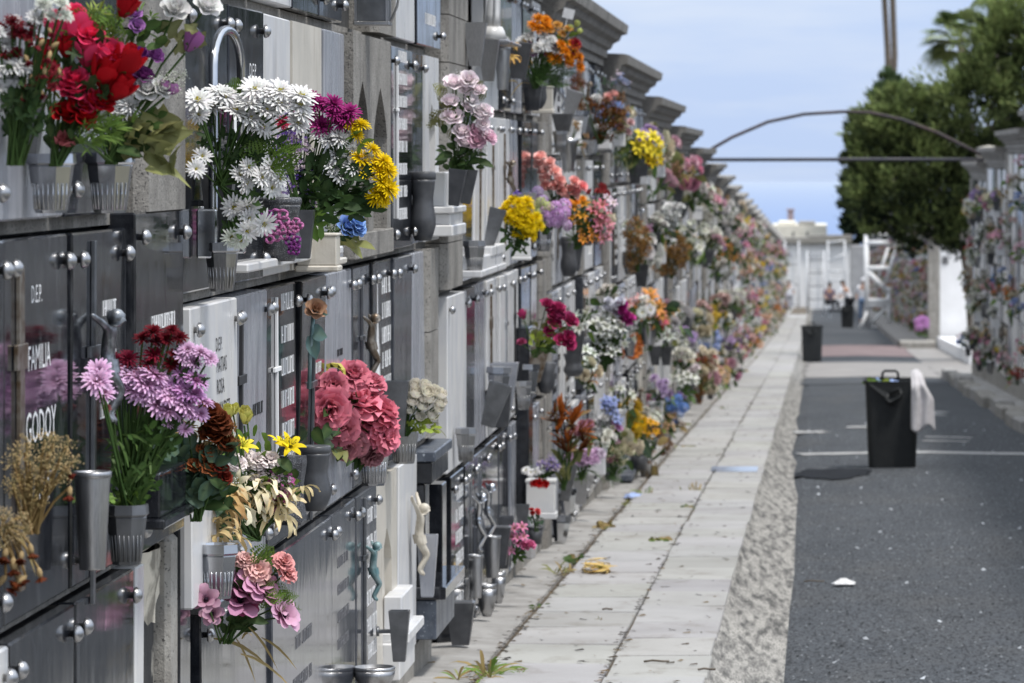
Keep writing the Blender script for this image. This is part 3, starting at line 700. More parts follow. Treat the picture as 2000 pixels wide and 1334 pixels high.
rowslabs(2,2,[(357,445,'B','with the chrome arch frame',{}),
 (447,508,'B','with an etched gothic church and D.E.P.',{'etch':(.15,.26,.34,.17),'texts':[('D.E.P.',.38,.50,.05),('RAIMUNDO',.40,.36,.052)]}),
 (510,570,'W','above the white daisies',{'studs':False,'scrib':[(.36,.46,.16,.04)],'lead':'grey_paint'}),
 (572,631,'K','with pointed arch window relief in second row',{'arch':1,'studs':False}),(633,674,'L','beside the arched stone pillar',{'studs':False,'scrib':sc_(.5,(.28,.2),.02)}),
 (756,799,'B','with eight lines of white lettering',{'scrib':[(.4,.62-.075*i,.30,.038) for i in range(8)],'cross':(.16,.1,.52,.06,.010,'white_paint'),'th':.05}),(801,828,'G','behind the black turned vase',{}),(830,858,'W','with small arched window relief',{'arch':1,'studs':False})])
rowslabs(2,3,[(360,452,'W','engraved Rosa Hernandez in black',{'off':.02,'lead':'black_paint','texts':[('D.E.P.',.44,.555,.045),('MATIAS',.48,.505,.05),('ROSA',.46,.455,.05),('HERNANDEZ',.46,.40,.052)]}),
 (455,521,'L','with an inlaid black cross',{'cross':(.10,.1,.52,.14,.022,'black_paint'),'scrib':[(.45,.36,.2,.03)],'lead':'black_paint'}),
 (523,579,'B','with thin white cross and lettering',{'cross':(.16,.04,.60,.12,.012,'white_paint'),'scrib':[(.42,.60-.085*i,.26,.045) for i in range(7)]}),
 (582,636,'B','with the copper rose crucifix',{'scrib':[(.46,.40,.16,.03)],'cross':(.30,.0,.54,.13,.018,'dull_steel')}),
 (638,688,'L','between two crucifix slabs in the third row',{'lead':'black_paint','scrib':[(.35,.42,.14,.02),(.35,.37,.14,.02),(.35,.24,.14,.02)]}),
 (691,729,'G','with a thin bronze crucifix',{'cross':(.25,.06,.56,.11,.012,'dull_steel'),'body':(.27,.32,.22,'bronze')}),
 (730,768,'B','with tall etched spire and white lettering lines',{'scrib':[(.44,.56-.08*i,.30,.052) for i in range(7)],'etch':(.14,.02,.62,.18)}),
 (769,805,'G','plain beside the etched spire slab',{}),(807,840,'L','plain pale next to the dark recess',{'studs':False})])
rowslabs(2,4,[(385,450,'B','behind the pink anemones, with a white church',{'off':.015,'etch':(.12,.12,.36,.12),'texts':[('D.E.P.',.34,.42,.06)],'scrib':[(.34,.33,.38,.055),(.36,.24,.3,.05),(.38,.15,.34,.05)]}),(452,531,'B','reflecting the anemone bouquet',{}),(534,647,'G','widest mirror of the bottom row',{'scrib':[(.62,.38,.42,.035),(.62,.27,.42,.035),(.62,.16,.3,.035)],'lead':'grey_paint'}),(649,695,'G','narrow mirror left of the green crucifix',{'scrib':[(.3,.5-.08*i,.3,.03) for i in range(4)],'lead':'grey_paint'}),
 (697,735,'G','with green bronze crucifix and lettering',{'scrib':[(.42,.56-.085*i,.30,.045) for i in range(6)],'cross':(.2,.05,.6,.1,.016,'dull_steel'),'body':(.22,.33,.2,'verdigris')}),
 (737,776,'K','with triple pointed arch in bottom row',{'arch':1,'studs':False}),(778,813,'W','carrying the ivory crucified figure',{'studs':False,'body':(.36,.27,.27,'ivory')})])
block('L',3,my0(3),h3(3),left_label(3),gz(my0(3)),[(.35,.95,1),(.3,.75,2),(5.9,.4,2),(5.9,.4,3),(5.9,.4,4)])
rowslabs(3,1,[(948,974,'W','behind the marble statue',{'studs':False}),(976,999,'B','right of the marble statue',{'scrib':sc_(.66,(.1,.2,.3))}),(1001,1019,'L','behind the orange bouquet',{}),(1021,1038,'B','right behind the orange bouquet',{}),(1040,1055,'W','at the far end of the top row, third block',{})])
rowslabs(3,2,[(899,924,'G','above the stepped marble ledge',{}),(926,949,'W','with long thin crosses, left one',{'cross':(.3,.1,.5,.1,.02,'bronze')}),(951,973,'W','with long thin crosses, middle one',{'cross':(.3,.1,.5,.1,.02,'bronze')}),(975,995,'W','with long thin crosses, right one',{'cross':(.3,.1,.5,.1,.02,'bronze'),'body':(.3,.3,.2,'bronze')}),(997,1016,'L','with a row of studs beside the salmon roses',{}),(1018,1035,'B','directly behind the salmon roses',{}),(1037,1052,'B','last of the second row, third block',{})])
rowslabs(3,3,[(869,904,'W','with yellowed edge beside the dark recess',{'th':.045}),(906,924,'G','reflecting the dusty pink roses',{}),(926,950,'L','with a round stud at its top corner',{}),(952,974,'W','with a dark bronze cross strip',{'cross':(.2,.05,.6,.12,.05,'bronze')}),(976,995,'W','with a wreath shaped frame',{'cross':(.3,.1,.5,.1,.02,'chrome')}),(997,1016,'W','behind the dusty pink roses, narrow',{'cross':(.3,.1,.5,.1,.03,'black_paint')}),(1018,1034,'G','right behind the dusty pink roses',{}),(1036,1052,'B','last of the third row, third block',{})])
rowslabs(3,4,[(882,905,'B','with stacked lines of white lettering, bottom row',{'scrib':[(.36,.56-.085*i,.34,.05) for i in range(7)]}),(907,927,'B','with silver crucifix above the steel tubes',{'cross':(.3,.05,.6,.14,.018,'chrome'),'body':(.3,.3,.26,'chrome'),'scrib':[(.45,.2,.2,.05),(.45,.1,.2,.05)]}),(929,950,'G','with chrome crucifix above the steel cups',{'cross':(.25,.05,.6,.14,.018,'chrome'),'body':(.25,.3,.26,'chrome')}),(952,974,'B','behind the small pink posy',{}),(976,995,'G','left of the black upright post',{}),(997,1016,'L','behind the red geranium pot',{}),(1018,1034,'W','behind the white planter',{}),(1036,1052,'L','last of the bottom row, third block',{})])
for k in range(4,DET+1):
    r=random.Random(k); pl=[]
    z_=[(0.0,.40,q) for q in (1,2,3,4)]+[(3.19,.36,q) for q in (1,2)]
    block('L',k,my0(k),h3(k),left_label(k),gz(my0(k)),z_)
    for row in (1,2,3,4): fill_auto('L',k,row,range(8),'%s left'%ORD[k-1],k<6,my0(k),h3(k))
def far_slabs(mb, side, k, y0b, t3, seed):
    r=random.Random(seed)
    for row in (1,2,3,4):
        z0,z1={1:(t3+.70,t3+1.30),2:(t3,t3+.70),3:(t3-.70,t3),4:(t3-1.40,t3-.70)}[row]
        for i in range(8):
            a=y0b+SLOT[i]; ty=r.choices(range(5),(.2,.16,.2,.38,.06))[0]; th=r.uniform(.015,.04)
            x=(XW-.06,XW-.04+th) if side=='L' else (XR+.04-th,XR+.06)
            mb.box((x[0],a,z0+.014),(x[1],a+.665,z1-.018),ty)
for k in range(DET+1,MAXL+1):
    block('L',k,my0(k),h3(k),left_label(k),gz(my0(k)),[(0,.40,1),(0,.40,2)] if k<12 else [])
    far_slabs(far,'L',k,my0(k),h3(k),k+900)
# ---- right wall: blocks nearer than the frame shows only feed the reflections in the polished slabs
RY=[67.2-ML*i for i in range(1,9)]
def rt3(y0): return E+.337-1.586-(y0+ML-54.6)*.0308
for i,y0 in enumerate(RY):
    t3=rt3(y0)
    block('R',i,y0,t3,'niche block of the right wall, %s counted from the far end of it'%(['first']+ORD[1:])[i],gz(y0)-.4,[(0,.40,1),(0,.40,2),(3.19,.36,1)] if i<3 else [])
    if i<2:
        for row in (1,2,3,4): fill_auto('R',40+i,row,range(8),('far end right','next to last right')[i],False,y0,t3)
    else: far_slabs(far,'R',i,y0,t3,i+700)
tag(obj('distant_niche_slabs',far,FARM),'mass of small pale and dark slabs on the distant niche walls','memorial slabs',kind='stuff')
# ------------------------------------------------------------------ vases, ledges and flowers placed along the near blocks
def h(s, k=1.0):
    q=[int(s[i:i+2],16)/255 for i in (1,3,5)]
    return tuple((x/12.92 if x<.04045 else ((x+.055)/1.055)**2.4)*k for x in q)
WH=h('#e9e8e6'); RED=h('#b5121e'); PKR=h('#ea4470'); PUR=h('#83378f'); LIL=h('#ecc8ea'); MAG=h('#9c2a74'); YEL=h('#f0d010'); DKR=h('#6e1020'); TAN=h('#b08a4a'); TANL=h('#d8c08c')
PNK=h('#fdf0f4'); SAL=h('#fbcac2'); ROSY=h('#b3386a'); CAR=h('#dc4a6e'); CREAM=h('#f6f1e4'); BLU=h('#7f9fd8'); ORG=h('#e8901c'); VIO=h('#5a3fa0'); BRN=h('#7a4a22'); PEA=h('#eab49a'); DBR=h('#8a6a48')
vase('faceted chrome vase under the red roses, left of two',(50,300,150,416),'facet')
vase('faceted chrome vase under the purple roses, right of two',(165,298,265,416),'facet')
vase('dark steel vase behind the dark red dahlias',(20,180,88,300),'cone','dull_steel')
vase('dark tapered vase holding the tall white daisies',(395,338,458,482),'cone','dark_metal',bracket=True)
vase('empty faceted chrome lantern vase below the white daisies',(397,474,470,569),'facet','brushed_steel',c=.06)
vase('speckled granite vase wrapped in pink crochet',(510,385,590,510),'turned','speckled_granite',c=.05)
vase('plain black vase holding the yellow and magenta mums',(570,410,614,505),'cone','dark_metal',c=.07)
vase('white marble planter under the blue roses',(580,455,665,530),'box','cream_marble',c=.06)
vase('black turned vase with dry soil beside the grey slab',(800,335,852,470),'turned','dark_metal',c=.05)
vase('slim dark vase under the pale pink roses, left of two',(869,330,903,402),'cone','dark_metal',c=.10,tilt=.12)
vase('slim dark vase under the pale pink roses, right of two',(893,330,925,398),'cone','dark_metal',c=.12,tilt=.12)
vase('polished steel cup vase beside the dried gypsophila',(143,920,218,1112),'cup','brushed_steel',c=.05)
vase('dull steel pot holding the lilac mums',(203,985,292,1102),'facet','dull_steel',c=.06,name='steel_pot')
vase('faceted glass and chrome vase above the pink anemones',(383,1062,470,1168),'facet','chrome',c=.05)
vase('black turned vase under the yellow lilies',(583,870,647,997),'turned','dark_metal',c=.06)
vase('speckled hexagonal granite vase behind the yellow lilies',(545,890,600,1025),'hex','speckled_granite',c=.05)
vase('faceted chrome vase under the pink carnations',(695,855,766,948),'facet','chrome',c=.05)
vase('faceted chrome vase under the white ranunculus ball',(757,828,822,905),'facet','brushed_steel',c=.05)
vase('grey square steel vase with dark lid left of ranunculus',(752,744,800,852),'cone','dull_steel',c=.04,bracket=True)
vase('weathered grey tapered vase on the granite shrine',(815,1044,855,1166),'cone','light_grey_marble',c=.06)
vase('square steel vase on bracket over the marble steps',(760,1192,800,1292),'cone','dull_steel',c=.08,bracket=True)
vase('low steel bowl on the ground at the frame bottom',(690,1302,772,1350),'bowl','brushed_steel',c=.06)
vase('slanted steel tube vase above the stepped marble ledge',(938,405,970,482),'cone','dull_steel',c=.05,tilt=.25)
vase('faceted chrome vase on the stepped marble ledge',(903,470,950,536),'facet','brushed_steel',c=.05)
vase('slanted dark vase right of the ranunculus',(930,745,975,832),'cone','dull_steel',c=.08,tilt=.3)
vase('faceted chrome bowl vase with one pink bud',(888,836,932,902),'facet','brushed_steel',c=.06)
vase('broad grey marble tapered planter in third block',(950,708,1012,800),'cone','light_grey_marble',c=.05)
vase('slanted brown vase under the dusty pink roses',(1026,678,1062,745),'cone','bronze',c=.08,tilt=.18)
vase('faceted chrome vase right of the broad marble planter',(1006,745,1040,800),'facet','brushed_steel',c=.08)
vase('steel tube vase cut aslant, nearest of the bottom tubes',(914,1083,945,1168),'cup','brushed_steel',c=.06)
vase('wide steel tube vase, middle of the bottom tubes',(944,1046,979,1128),'cup','brushed_steel',c=.06)
vase('slim steel tube vase, farthest of the bottom tubes',(975,1008,1004,1105),'cone','dull_steel',c=.07)
vase('chrome bowl vase on the pavement below the tubes',(932,1140,970,1204),'bowl','brushed_steel',c=.06)
vase('chrome bowl vase second along the pavement',(960,1118,988,1178),'bowl','brushed_steel',c=.07)
vase('pale tapered vase at the black upright post',(1008,985,1034,1052),'cone','dull_steel',c=.06)
vase('white marble planter with white and red blooms',(1026,935,1088,1012),'box','white_marble',c=.12)
vase('black square pot with a small red geranium',(1030,1028,1062,1062),'pot','dark_metal',c=.13)
vase('slanted steel vase beside the bird of paradise',(1088,905,1118,978),'cone','dull_steel',c=.09,tilt=.15)
vase('brushed steel cone under the pale lilac mums',(1118,925,1150,985),'cone','brushed_steel',c=.10)
vase('black square pot under the yellow and orange posy',(1228,880,1268,918),'pot','dark_metal',c=.16)
vase('white marble pot under the blue hydrangeas',(1298,808,1338,835),'box','white_marble',c=.14)
vase('dark granite vase under the orange bouquet',(1018,160,1062,216),'facet','dark_metal',c=.08)
vase('grey steel half tube vase left of the orange bouquet',(966,92,998,175),'cup','brushed_steel',c=.05)
vase('white marble planter right of the orange bouquet',(1040,168,1082,222),'box','cream_marble',c=.07)
vase('black turned vase under the orange lilies',(1094,462,1128,540),'turned','dark_metal',c=.06)
vase('chrome basket vase under the lilac hydrangeas',(1042,444,1082,490),'facet','chrome',c=.08)
vase('white marble planter under the yellow mums',(1000,465,1038,508),'box','white_marble',c=.08)
vase('grey steel vase below the marble corner planter',(1078,222,1120,258),'cone','dull_steel',c=.07)
vase('chrome pot below the third block top row',(1078,256,1110,298),'facet','brushed_steel',c=.07)
vase('white urn with a lid beside the brown dry bouquet',(1108,236,1138,300),'turned','white_marble',c=.08,name='white_urn')
vase('black square planter under the brown dry bouquet',(1146,266,1196,298),'box','dark_metal',c=.08)
vase('black twin vase under the white lilies',(1100,690,1140,735),'turned','dark_metal',c=.07)

BQ='bouquets hung along the left wall'
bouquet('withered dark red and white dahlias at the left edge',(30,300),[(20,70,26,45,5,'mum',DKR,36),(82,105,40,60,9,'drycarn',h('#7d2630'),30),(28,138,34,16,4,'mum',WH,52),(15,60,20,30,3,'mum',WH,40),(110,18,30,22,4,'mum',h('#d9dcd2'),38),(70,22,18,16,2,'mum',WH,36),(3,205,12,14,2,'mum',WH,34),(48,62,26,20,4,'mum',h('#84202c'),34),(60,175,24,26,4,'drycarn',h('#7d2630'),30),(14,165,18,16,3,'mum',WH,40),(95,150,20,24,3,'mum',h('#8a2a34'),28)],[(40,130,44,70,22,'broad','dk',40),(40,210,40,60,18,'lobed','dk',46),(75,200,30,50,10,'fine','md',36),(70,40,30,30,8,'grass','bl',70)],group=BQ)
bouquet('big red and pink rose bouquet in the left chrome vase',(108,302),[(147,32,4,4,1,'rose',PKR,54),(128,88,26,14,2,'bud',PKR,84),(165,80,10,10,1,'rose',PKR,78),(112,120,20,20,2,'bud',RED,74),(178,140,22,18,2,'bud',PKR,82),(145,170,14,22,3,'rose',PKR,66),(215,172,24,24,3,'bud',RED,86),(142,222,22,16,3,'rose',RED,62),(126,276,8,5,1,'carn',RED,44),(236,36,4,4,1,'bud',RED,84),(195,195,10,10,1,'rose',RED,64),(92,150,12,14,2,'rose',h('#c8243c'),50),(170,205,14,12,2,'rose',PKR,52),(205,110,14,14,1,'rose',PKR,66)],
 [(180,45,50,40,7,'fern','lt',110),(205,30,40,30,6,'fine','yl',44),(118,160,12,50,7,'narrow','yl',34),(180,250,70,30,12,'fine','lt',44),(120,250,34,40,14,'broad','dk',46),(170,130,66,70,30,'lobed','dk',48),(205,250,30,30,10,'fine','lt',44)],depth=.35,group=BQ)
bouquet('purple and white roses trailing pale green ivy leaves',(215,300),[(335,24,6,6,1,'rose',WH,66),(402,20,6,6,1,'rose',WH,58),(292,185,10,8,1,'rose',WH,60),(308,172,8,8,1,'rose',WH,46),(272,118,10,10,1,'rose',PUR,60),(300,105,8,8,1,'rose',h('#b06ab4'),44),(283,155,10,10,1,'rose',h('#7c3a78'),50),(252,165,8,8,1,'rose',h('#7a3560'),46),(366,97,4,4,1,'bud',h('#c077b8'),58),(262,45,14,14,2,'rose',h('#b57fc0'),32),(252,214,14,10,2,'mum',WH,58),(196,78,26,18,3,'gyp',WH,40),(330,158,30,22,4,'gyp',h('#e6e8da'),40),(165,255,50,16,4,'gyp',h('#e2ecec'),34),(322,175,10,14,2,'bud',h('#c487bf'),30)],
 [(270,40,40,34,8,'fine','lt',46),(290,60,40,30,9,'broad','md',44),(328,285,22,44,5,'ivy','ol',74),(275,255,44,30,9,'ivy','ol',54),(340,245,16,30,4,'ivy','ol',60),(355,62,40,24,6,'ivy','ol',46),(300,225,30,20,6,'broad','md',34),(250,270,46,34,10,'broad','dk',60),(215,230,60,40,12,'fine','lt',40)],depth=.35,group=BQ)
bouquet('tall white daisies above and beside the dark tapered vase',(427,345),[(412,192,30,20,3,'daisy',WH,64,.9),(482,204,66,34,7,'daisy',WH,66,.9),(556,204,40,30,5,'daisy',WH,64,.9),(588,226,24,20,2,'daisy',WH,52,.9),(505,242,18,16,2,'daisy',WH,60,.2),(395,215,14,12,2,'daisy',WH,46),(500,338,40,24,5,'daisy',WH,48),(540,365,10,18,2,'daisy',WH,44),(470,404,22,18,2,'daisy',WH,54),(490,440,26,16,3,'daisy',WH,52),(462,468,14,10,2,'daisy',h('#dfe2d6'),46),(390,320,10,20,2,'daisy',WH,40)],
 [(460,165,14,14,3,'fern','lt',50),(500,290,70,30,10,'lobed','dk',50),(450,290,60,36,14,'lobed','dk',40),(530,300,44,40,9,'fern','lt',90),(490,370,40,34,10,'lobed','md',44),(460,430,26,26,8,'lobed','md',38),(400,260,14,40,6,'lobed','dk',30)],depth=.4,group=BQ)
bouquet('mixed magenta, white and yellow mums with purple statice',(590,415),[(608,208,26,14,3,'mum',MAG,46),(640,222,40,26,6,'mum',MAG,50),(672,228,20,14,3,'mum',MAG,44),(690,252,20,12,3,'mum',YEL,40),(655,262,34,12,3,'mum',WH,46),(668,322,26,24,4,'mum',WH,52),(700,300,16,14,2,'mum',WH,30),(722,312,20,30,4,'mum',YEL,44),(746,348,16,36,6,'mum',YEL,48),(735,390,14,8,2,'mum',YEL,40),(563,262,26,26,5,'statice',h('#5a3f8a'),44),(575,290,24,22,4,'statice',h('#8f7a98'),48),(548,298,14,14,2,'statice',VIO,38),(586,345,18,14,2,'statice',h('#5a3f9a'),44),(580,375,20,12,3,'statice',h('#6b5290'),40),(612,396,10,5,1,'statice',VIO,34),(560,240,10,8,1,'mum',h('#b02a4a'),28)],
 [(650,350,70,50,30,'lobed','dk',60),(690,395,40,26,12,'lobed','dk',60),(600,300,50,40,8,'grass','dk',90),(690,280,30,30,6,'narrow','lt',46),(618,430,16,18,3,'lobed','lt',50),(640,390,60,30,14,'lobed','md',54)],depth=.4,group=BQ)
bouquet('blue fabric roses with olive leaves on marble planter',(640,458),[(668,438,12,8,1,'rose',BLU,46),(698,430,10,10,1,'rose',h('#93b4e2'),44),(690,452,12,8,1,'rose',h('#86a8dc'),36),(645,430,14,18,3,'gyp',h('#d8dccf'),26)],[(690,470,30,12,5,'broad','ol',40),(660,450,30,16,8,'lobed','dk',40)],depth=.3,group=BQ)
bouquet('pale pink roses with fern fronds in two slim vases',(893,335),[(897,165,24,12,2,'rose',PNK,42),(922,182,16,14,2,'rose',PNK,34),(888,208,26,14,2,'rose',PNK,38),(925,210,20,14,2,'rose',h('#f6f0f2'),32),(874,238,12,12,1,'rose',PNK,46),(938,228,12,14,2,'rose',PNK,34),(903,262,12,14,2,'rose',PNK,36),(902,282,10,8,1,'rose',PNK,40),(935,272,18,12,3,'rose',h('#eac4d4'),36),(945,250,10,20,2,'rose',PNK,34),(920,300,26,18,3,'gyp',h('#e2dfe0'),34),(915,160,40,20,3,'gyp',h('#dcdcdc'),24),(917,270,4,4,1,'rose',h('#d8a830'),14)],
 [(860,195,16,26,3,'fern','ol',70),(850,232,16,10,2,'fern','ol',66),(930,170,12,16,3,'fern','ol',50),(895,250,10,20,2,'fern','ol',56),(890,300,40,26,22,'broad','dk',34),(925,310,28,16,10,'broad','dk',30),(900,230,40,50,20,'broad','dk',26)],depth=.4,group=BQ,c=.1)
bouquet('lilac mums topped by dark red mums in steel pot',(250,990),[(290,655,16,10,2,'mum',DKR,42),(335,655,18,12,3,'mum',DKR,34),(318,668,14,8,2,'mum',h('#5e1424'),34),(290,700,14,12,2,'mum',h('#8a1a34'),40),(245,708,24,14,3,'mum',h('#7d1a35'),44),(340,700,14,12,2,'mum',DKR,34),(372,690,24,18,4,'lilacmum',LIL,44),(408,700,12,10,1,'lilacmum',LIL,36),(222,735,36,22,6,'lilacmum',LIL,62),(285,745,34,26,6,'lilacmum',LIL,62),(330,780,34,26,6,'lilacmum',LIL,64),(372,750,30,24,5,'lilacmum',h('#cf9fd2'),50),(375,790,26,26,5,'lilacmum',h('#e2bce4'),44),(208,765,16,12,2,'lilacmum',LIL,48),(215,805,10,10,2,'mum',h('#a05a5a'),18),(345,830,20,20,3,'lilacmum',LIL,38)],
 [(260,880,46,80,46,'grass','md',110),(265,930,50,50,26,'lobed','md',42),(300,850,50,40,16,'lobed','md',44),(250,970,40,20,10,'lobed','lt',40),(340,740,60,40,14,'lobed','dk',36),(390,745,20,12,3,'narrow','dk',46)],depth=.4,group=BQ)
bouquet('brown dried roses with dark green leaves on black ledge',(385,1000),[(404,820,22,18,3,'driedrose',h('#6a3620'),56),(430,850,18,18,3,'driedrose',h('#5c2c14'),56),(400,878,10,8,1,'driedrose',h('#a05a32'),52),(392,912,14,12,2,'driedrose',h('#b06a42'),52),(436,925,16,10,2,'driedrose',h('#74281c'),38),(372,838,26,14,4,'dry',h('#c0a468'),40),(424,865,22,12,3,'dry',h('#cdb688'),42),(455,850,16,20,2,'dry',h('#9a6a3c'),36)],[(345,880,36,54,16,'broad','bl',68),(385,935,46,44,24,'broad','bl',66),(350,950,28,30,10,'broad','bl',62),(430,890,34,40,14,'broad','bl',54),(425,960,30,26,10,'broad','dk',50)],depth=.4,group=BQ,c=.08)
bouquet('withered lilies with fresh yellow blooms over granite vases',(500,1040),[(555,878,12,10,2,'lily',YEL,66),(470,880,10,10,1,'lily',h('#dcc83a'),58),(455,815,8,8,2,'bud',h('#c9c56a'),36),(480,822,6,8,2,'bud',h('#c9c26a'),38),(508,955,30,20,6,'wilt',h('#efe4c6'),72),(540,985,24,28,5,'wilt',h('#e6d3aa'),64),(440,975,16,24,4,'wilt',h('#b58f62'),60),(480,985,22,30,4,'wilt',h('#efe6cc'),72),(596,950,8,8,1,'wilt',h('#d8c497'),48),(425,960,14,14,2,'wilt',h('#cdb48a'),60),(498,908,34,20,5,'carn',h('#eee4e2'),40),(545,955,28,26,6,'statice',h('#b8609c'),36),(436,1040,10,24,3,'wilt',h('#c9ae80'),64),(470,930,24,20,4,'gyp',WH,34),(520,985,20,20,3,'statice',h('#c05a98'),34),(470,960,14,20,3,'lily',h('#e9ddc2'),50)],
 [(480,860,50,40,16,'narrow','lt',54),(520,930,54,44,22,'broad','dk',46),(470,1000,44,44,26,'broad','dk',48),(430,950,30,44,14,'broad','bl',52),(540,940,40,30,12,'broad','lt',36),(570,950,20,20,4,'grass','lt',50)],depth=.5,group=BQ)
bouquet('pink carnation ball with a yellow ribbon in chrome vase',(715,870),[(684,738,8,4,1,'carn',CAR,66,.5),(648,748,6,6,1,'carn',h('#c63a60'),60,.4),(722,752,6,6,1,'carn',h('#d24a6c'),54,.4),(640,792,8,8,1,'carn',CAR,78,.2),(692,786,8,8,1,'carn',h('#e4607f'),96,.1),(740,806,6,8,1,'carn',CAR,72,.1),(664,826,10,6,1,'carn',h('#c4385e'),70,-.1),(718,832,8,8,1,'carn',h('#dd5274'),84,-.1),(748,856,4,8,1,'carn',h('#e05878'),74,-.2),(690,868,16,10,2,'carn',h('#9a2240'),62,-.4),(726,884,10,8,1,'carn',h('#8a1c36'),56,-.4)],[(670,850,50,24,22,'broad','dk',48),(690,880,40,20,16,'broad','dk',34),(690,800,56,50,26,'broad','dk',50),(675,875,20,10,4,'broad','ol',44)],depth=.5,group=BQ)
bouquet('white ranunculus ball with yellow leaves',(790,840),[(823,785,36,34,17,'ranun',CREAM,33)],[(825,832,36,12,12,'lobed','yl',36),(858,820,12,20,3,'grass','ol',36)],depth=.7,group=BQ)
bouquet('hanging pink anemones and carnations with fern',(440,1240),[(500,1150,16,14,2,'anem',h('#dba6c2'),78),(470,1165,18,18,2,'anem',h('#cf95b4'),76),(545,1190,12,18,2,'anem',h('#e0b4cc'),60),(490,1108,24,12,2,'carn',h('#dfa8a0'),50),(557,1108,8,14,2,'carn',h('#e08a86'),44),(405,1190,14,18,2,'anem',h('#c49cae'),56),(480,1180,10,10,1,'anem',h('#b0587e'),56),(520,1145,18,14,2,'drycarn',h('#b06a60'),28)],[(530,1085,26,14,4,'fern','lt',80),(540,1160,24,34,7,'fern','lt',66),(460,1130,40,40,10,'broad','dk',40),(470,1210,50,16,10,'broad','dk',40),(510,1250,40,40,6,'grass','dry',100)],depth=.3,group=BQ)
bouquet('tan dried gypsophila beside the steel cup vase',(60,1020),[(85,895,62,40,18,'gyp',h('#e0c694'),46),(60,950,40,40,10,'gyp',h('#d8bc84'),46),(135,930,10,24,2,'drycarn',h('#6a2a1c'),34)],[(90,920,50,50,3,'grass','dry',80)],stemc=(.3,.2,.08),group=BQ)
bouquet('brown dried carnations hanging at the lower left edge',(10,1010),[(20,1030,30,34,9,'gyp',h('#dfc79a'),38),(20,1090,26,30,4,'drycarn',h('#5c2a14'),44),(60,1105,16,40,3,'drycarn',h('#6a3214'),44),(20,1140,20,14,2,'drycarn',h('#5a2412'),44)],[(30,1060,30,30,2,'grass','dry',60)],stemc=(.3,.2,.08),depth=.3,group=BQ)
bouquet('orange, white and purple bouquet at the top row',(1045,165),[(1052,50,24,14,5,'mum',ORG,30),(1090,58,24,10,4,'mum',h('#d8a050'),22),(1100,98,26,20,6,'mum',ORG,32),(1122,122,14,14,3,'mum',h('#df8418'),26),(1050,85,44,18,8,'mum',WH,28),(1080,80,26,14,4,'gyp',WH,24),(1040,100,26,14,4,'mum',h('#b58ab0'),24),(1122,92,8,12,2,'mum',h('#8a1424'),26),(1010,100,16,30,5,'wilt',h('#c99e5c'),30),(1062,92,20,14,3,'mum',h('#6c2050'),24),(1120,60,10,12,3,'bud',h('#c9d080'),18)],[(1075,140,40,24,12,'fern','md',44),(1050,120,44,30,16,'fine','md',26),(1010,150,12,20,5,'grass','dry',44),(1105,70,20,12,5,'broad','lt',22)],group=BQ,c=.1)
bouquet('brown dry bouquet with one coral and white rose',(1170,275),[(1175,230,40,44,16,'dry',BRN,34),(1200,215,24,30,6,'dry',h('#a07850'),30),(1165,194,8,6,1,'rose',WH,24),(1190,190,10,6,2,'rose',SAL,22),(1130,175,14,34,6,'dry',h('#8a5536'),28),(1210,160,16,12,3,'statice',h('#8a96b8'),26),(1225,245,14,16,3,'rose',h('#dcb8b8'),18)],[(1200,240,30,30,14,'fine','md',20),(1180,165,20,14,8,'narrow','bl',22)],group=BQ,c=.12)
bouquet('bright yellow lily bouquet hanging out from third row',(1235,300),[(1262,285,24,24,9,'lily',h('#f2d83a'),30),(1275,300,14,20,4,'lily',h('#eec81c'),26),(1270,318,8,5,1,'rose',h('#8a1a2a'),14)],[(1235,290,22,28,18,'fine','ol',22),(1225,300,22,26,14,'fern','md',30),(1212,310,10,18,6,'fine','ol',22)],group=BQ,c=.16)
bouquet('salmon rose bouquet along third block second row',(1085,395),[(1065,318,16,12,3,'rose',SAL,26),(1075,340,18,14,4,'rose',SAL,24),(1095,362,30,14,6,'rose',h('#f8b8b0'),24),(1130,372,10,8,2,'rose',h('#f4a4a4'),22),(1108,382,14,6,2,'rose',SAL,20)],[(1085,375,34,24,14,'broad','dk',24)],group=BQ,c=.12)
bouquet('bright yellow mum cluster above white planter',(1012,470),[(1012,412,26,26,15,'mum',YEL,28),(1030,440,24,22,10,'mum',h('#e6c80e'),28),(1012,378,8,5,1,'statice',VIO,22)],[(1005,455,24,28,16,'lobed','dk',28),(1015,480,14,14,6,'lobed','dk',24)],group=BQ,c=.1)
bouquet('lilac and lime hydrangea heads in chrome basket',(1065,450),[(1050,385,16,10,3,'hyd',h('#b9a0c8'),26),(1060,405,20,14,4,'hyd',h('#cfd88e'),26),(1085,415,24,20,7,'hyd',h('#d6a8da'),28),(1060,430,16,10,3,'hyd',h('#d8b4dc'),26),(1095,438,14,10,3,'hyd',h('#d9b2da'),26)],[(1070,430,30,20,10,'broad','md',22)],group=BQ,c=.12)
bouquet('orange lily sprays with pink alstroemeria',(1125,480),[(1135,420,24,20,7,'lily',h('#d88a28'),24),(1148,465,20,14,5,'lily',h('#e0863a'),22),(1130,395,20,8,3,'mum',ORG,18),(1172,415,16,22,7,'lily',h('#d8708e'),24),(1178,450,16,22,7,'lily',h('#e08aa6'),24),(1190,400,10,16,3,'lily',h('#e0c4d8'),22)],[(1120,430,30,36,18,'fine','md',22),(1150,440,34,30,14,'broad','dk',20)],group=BQ,c=.12)
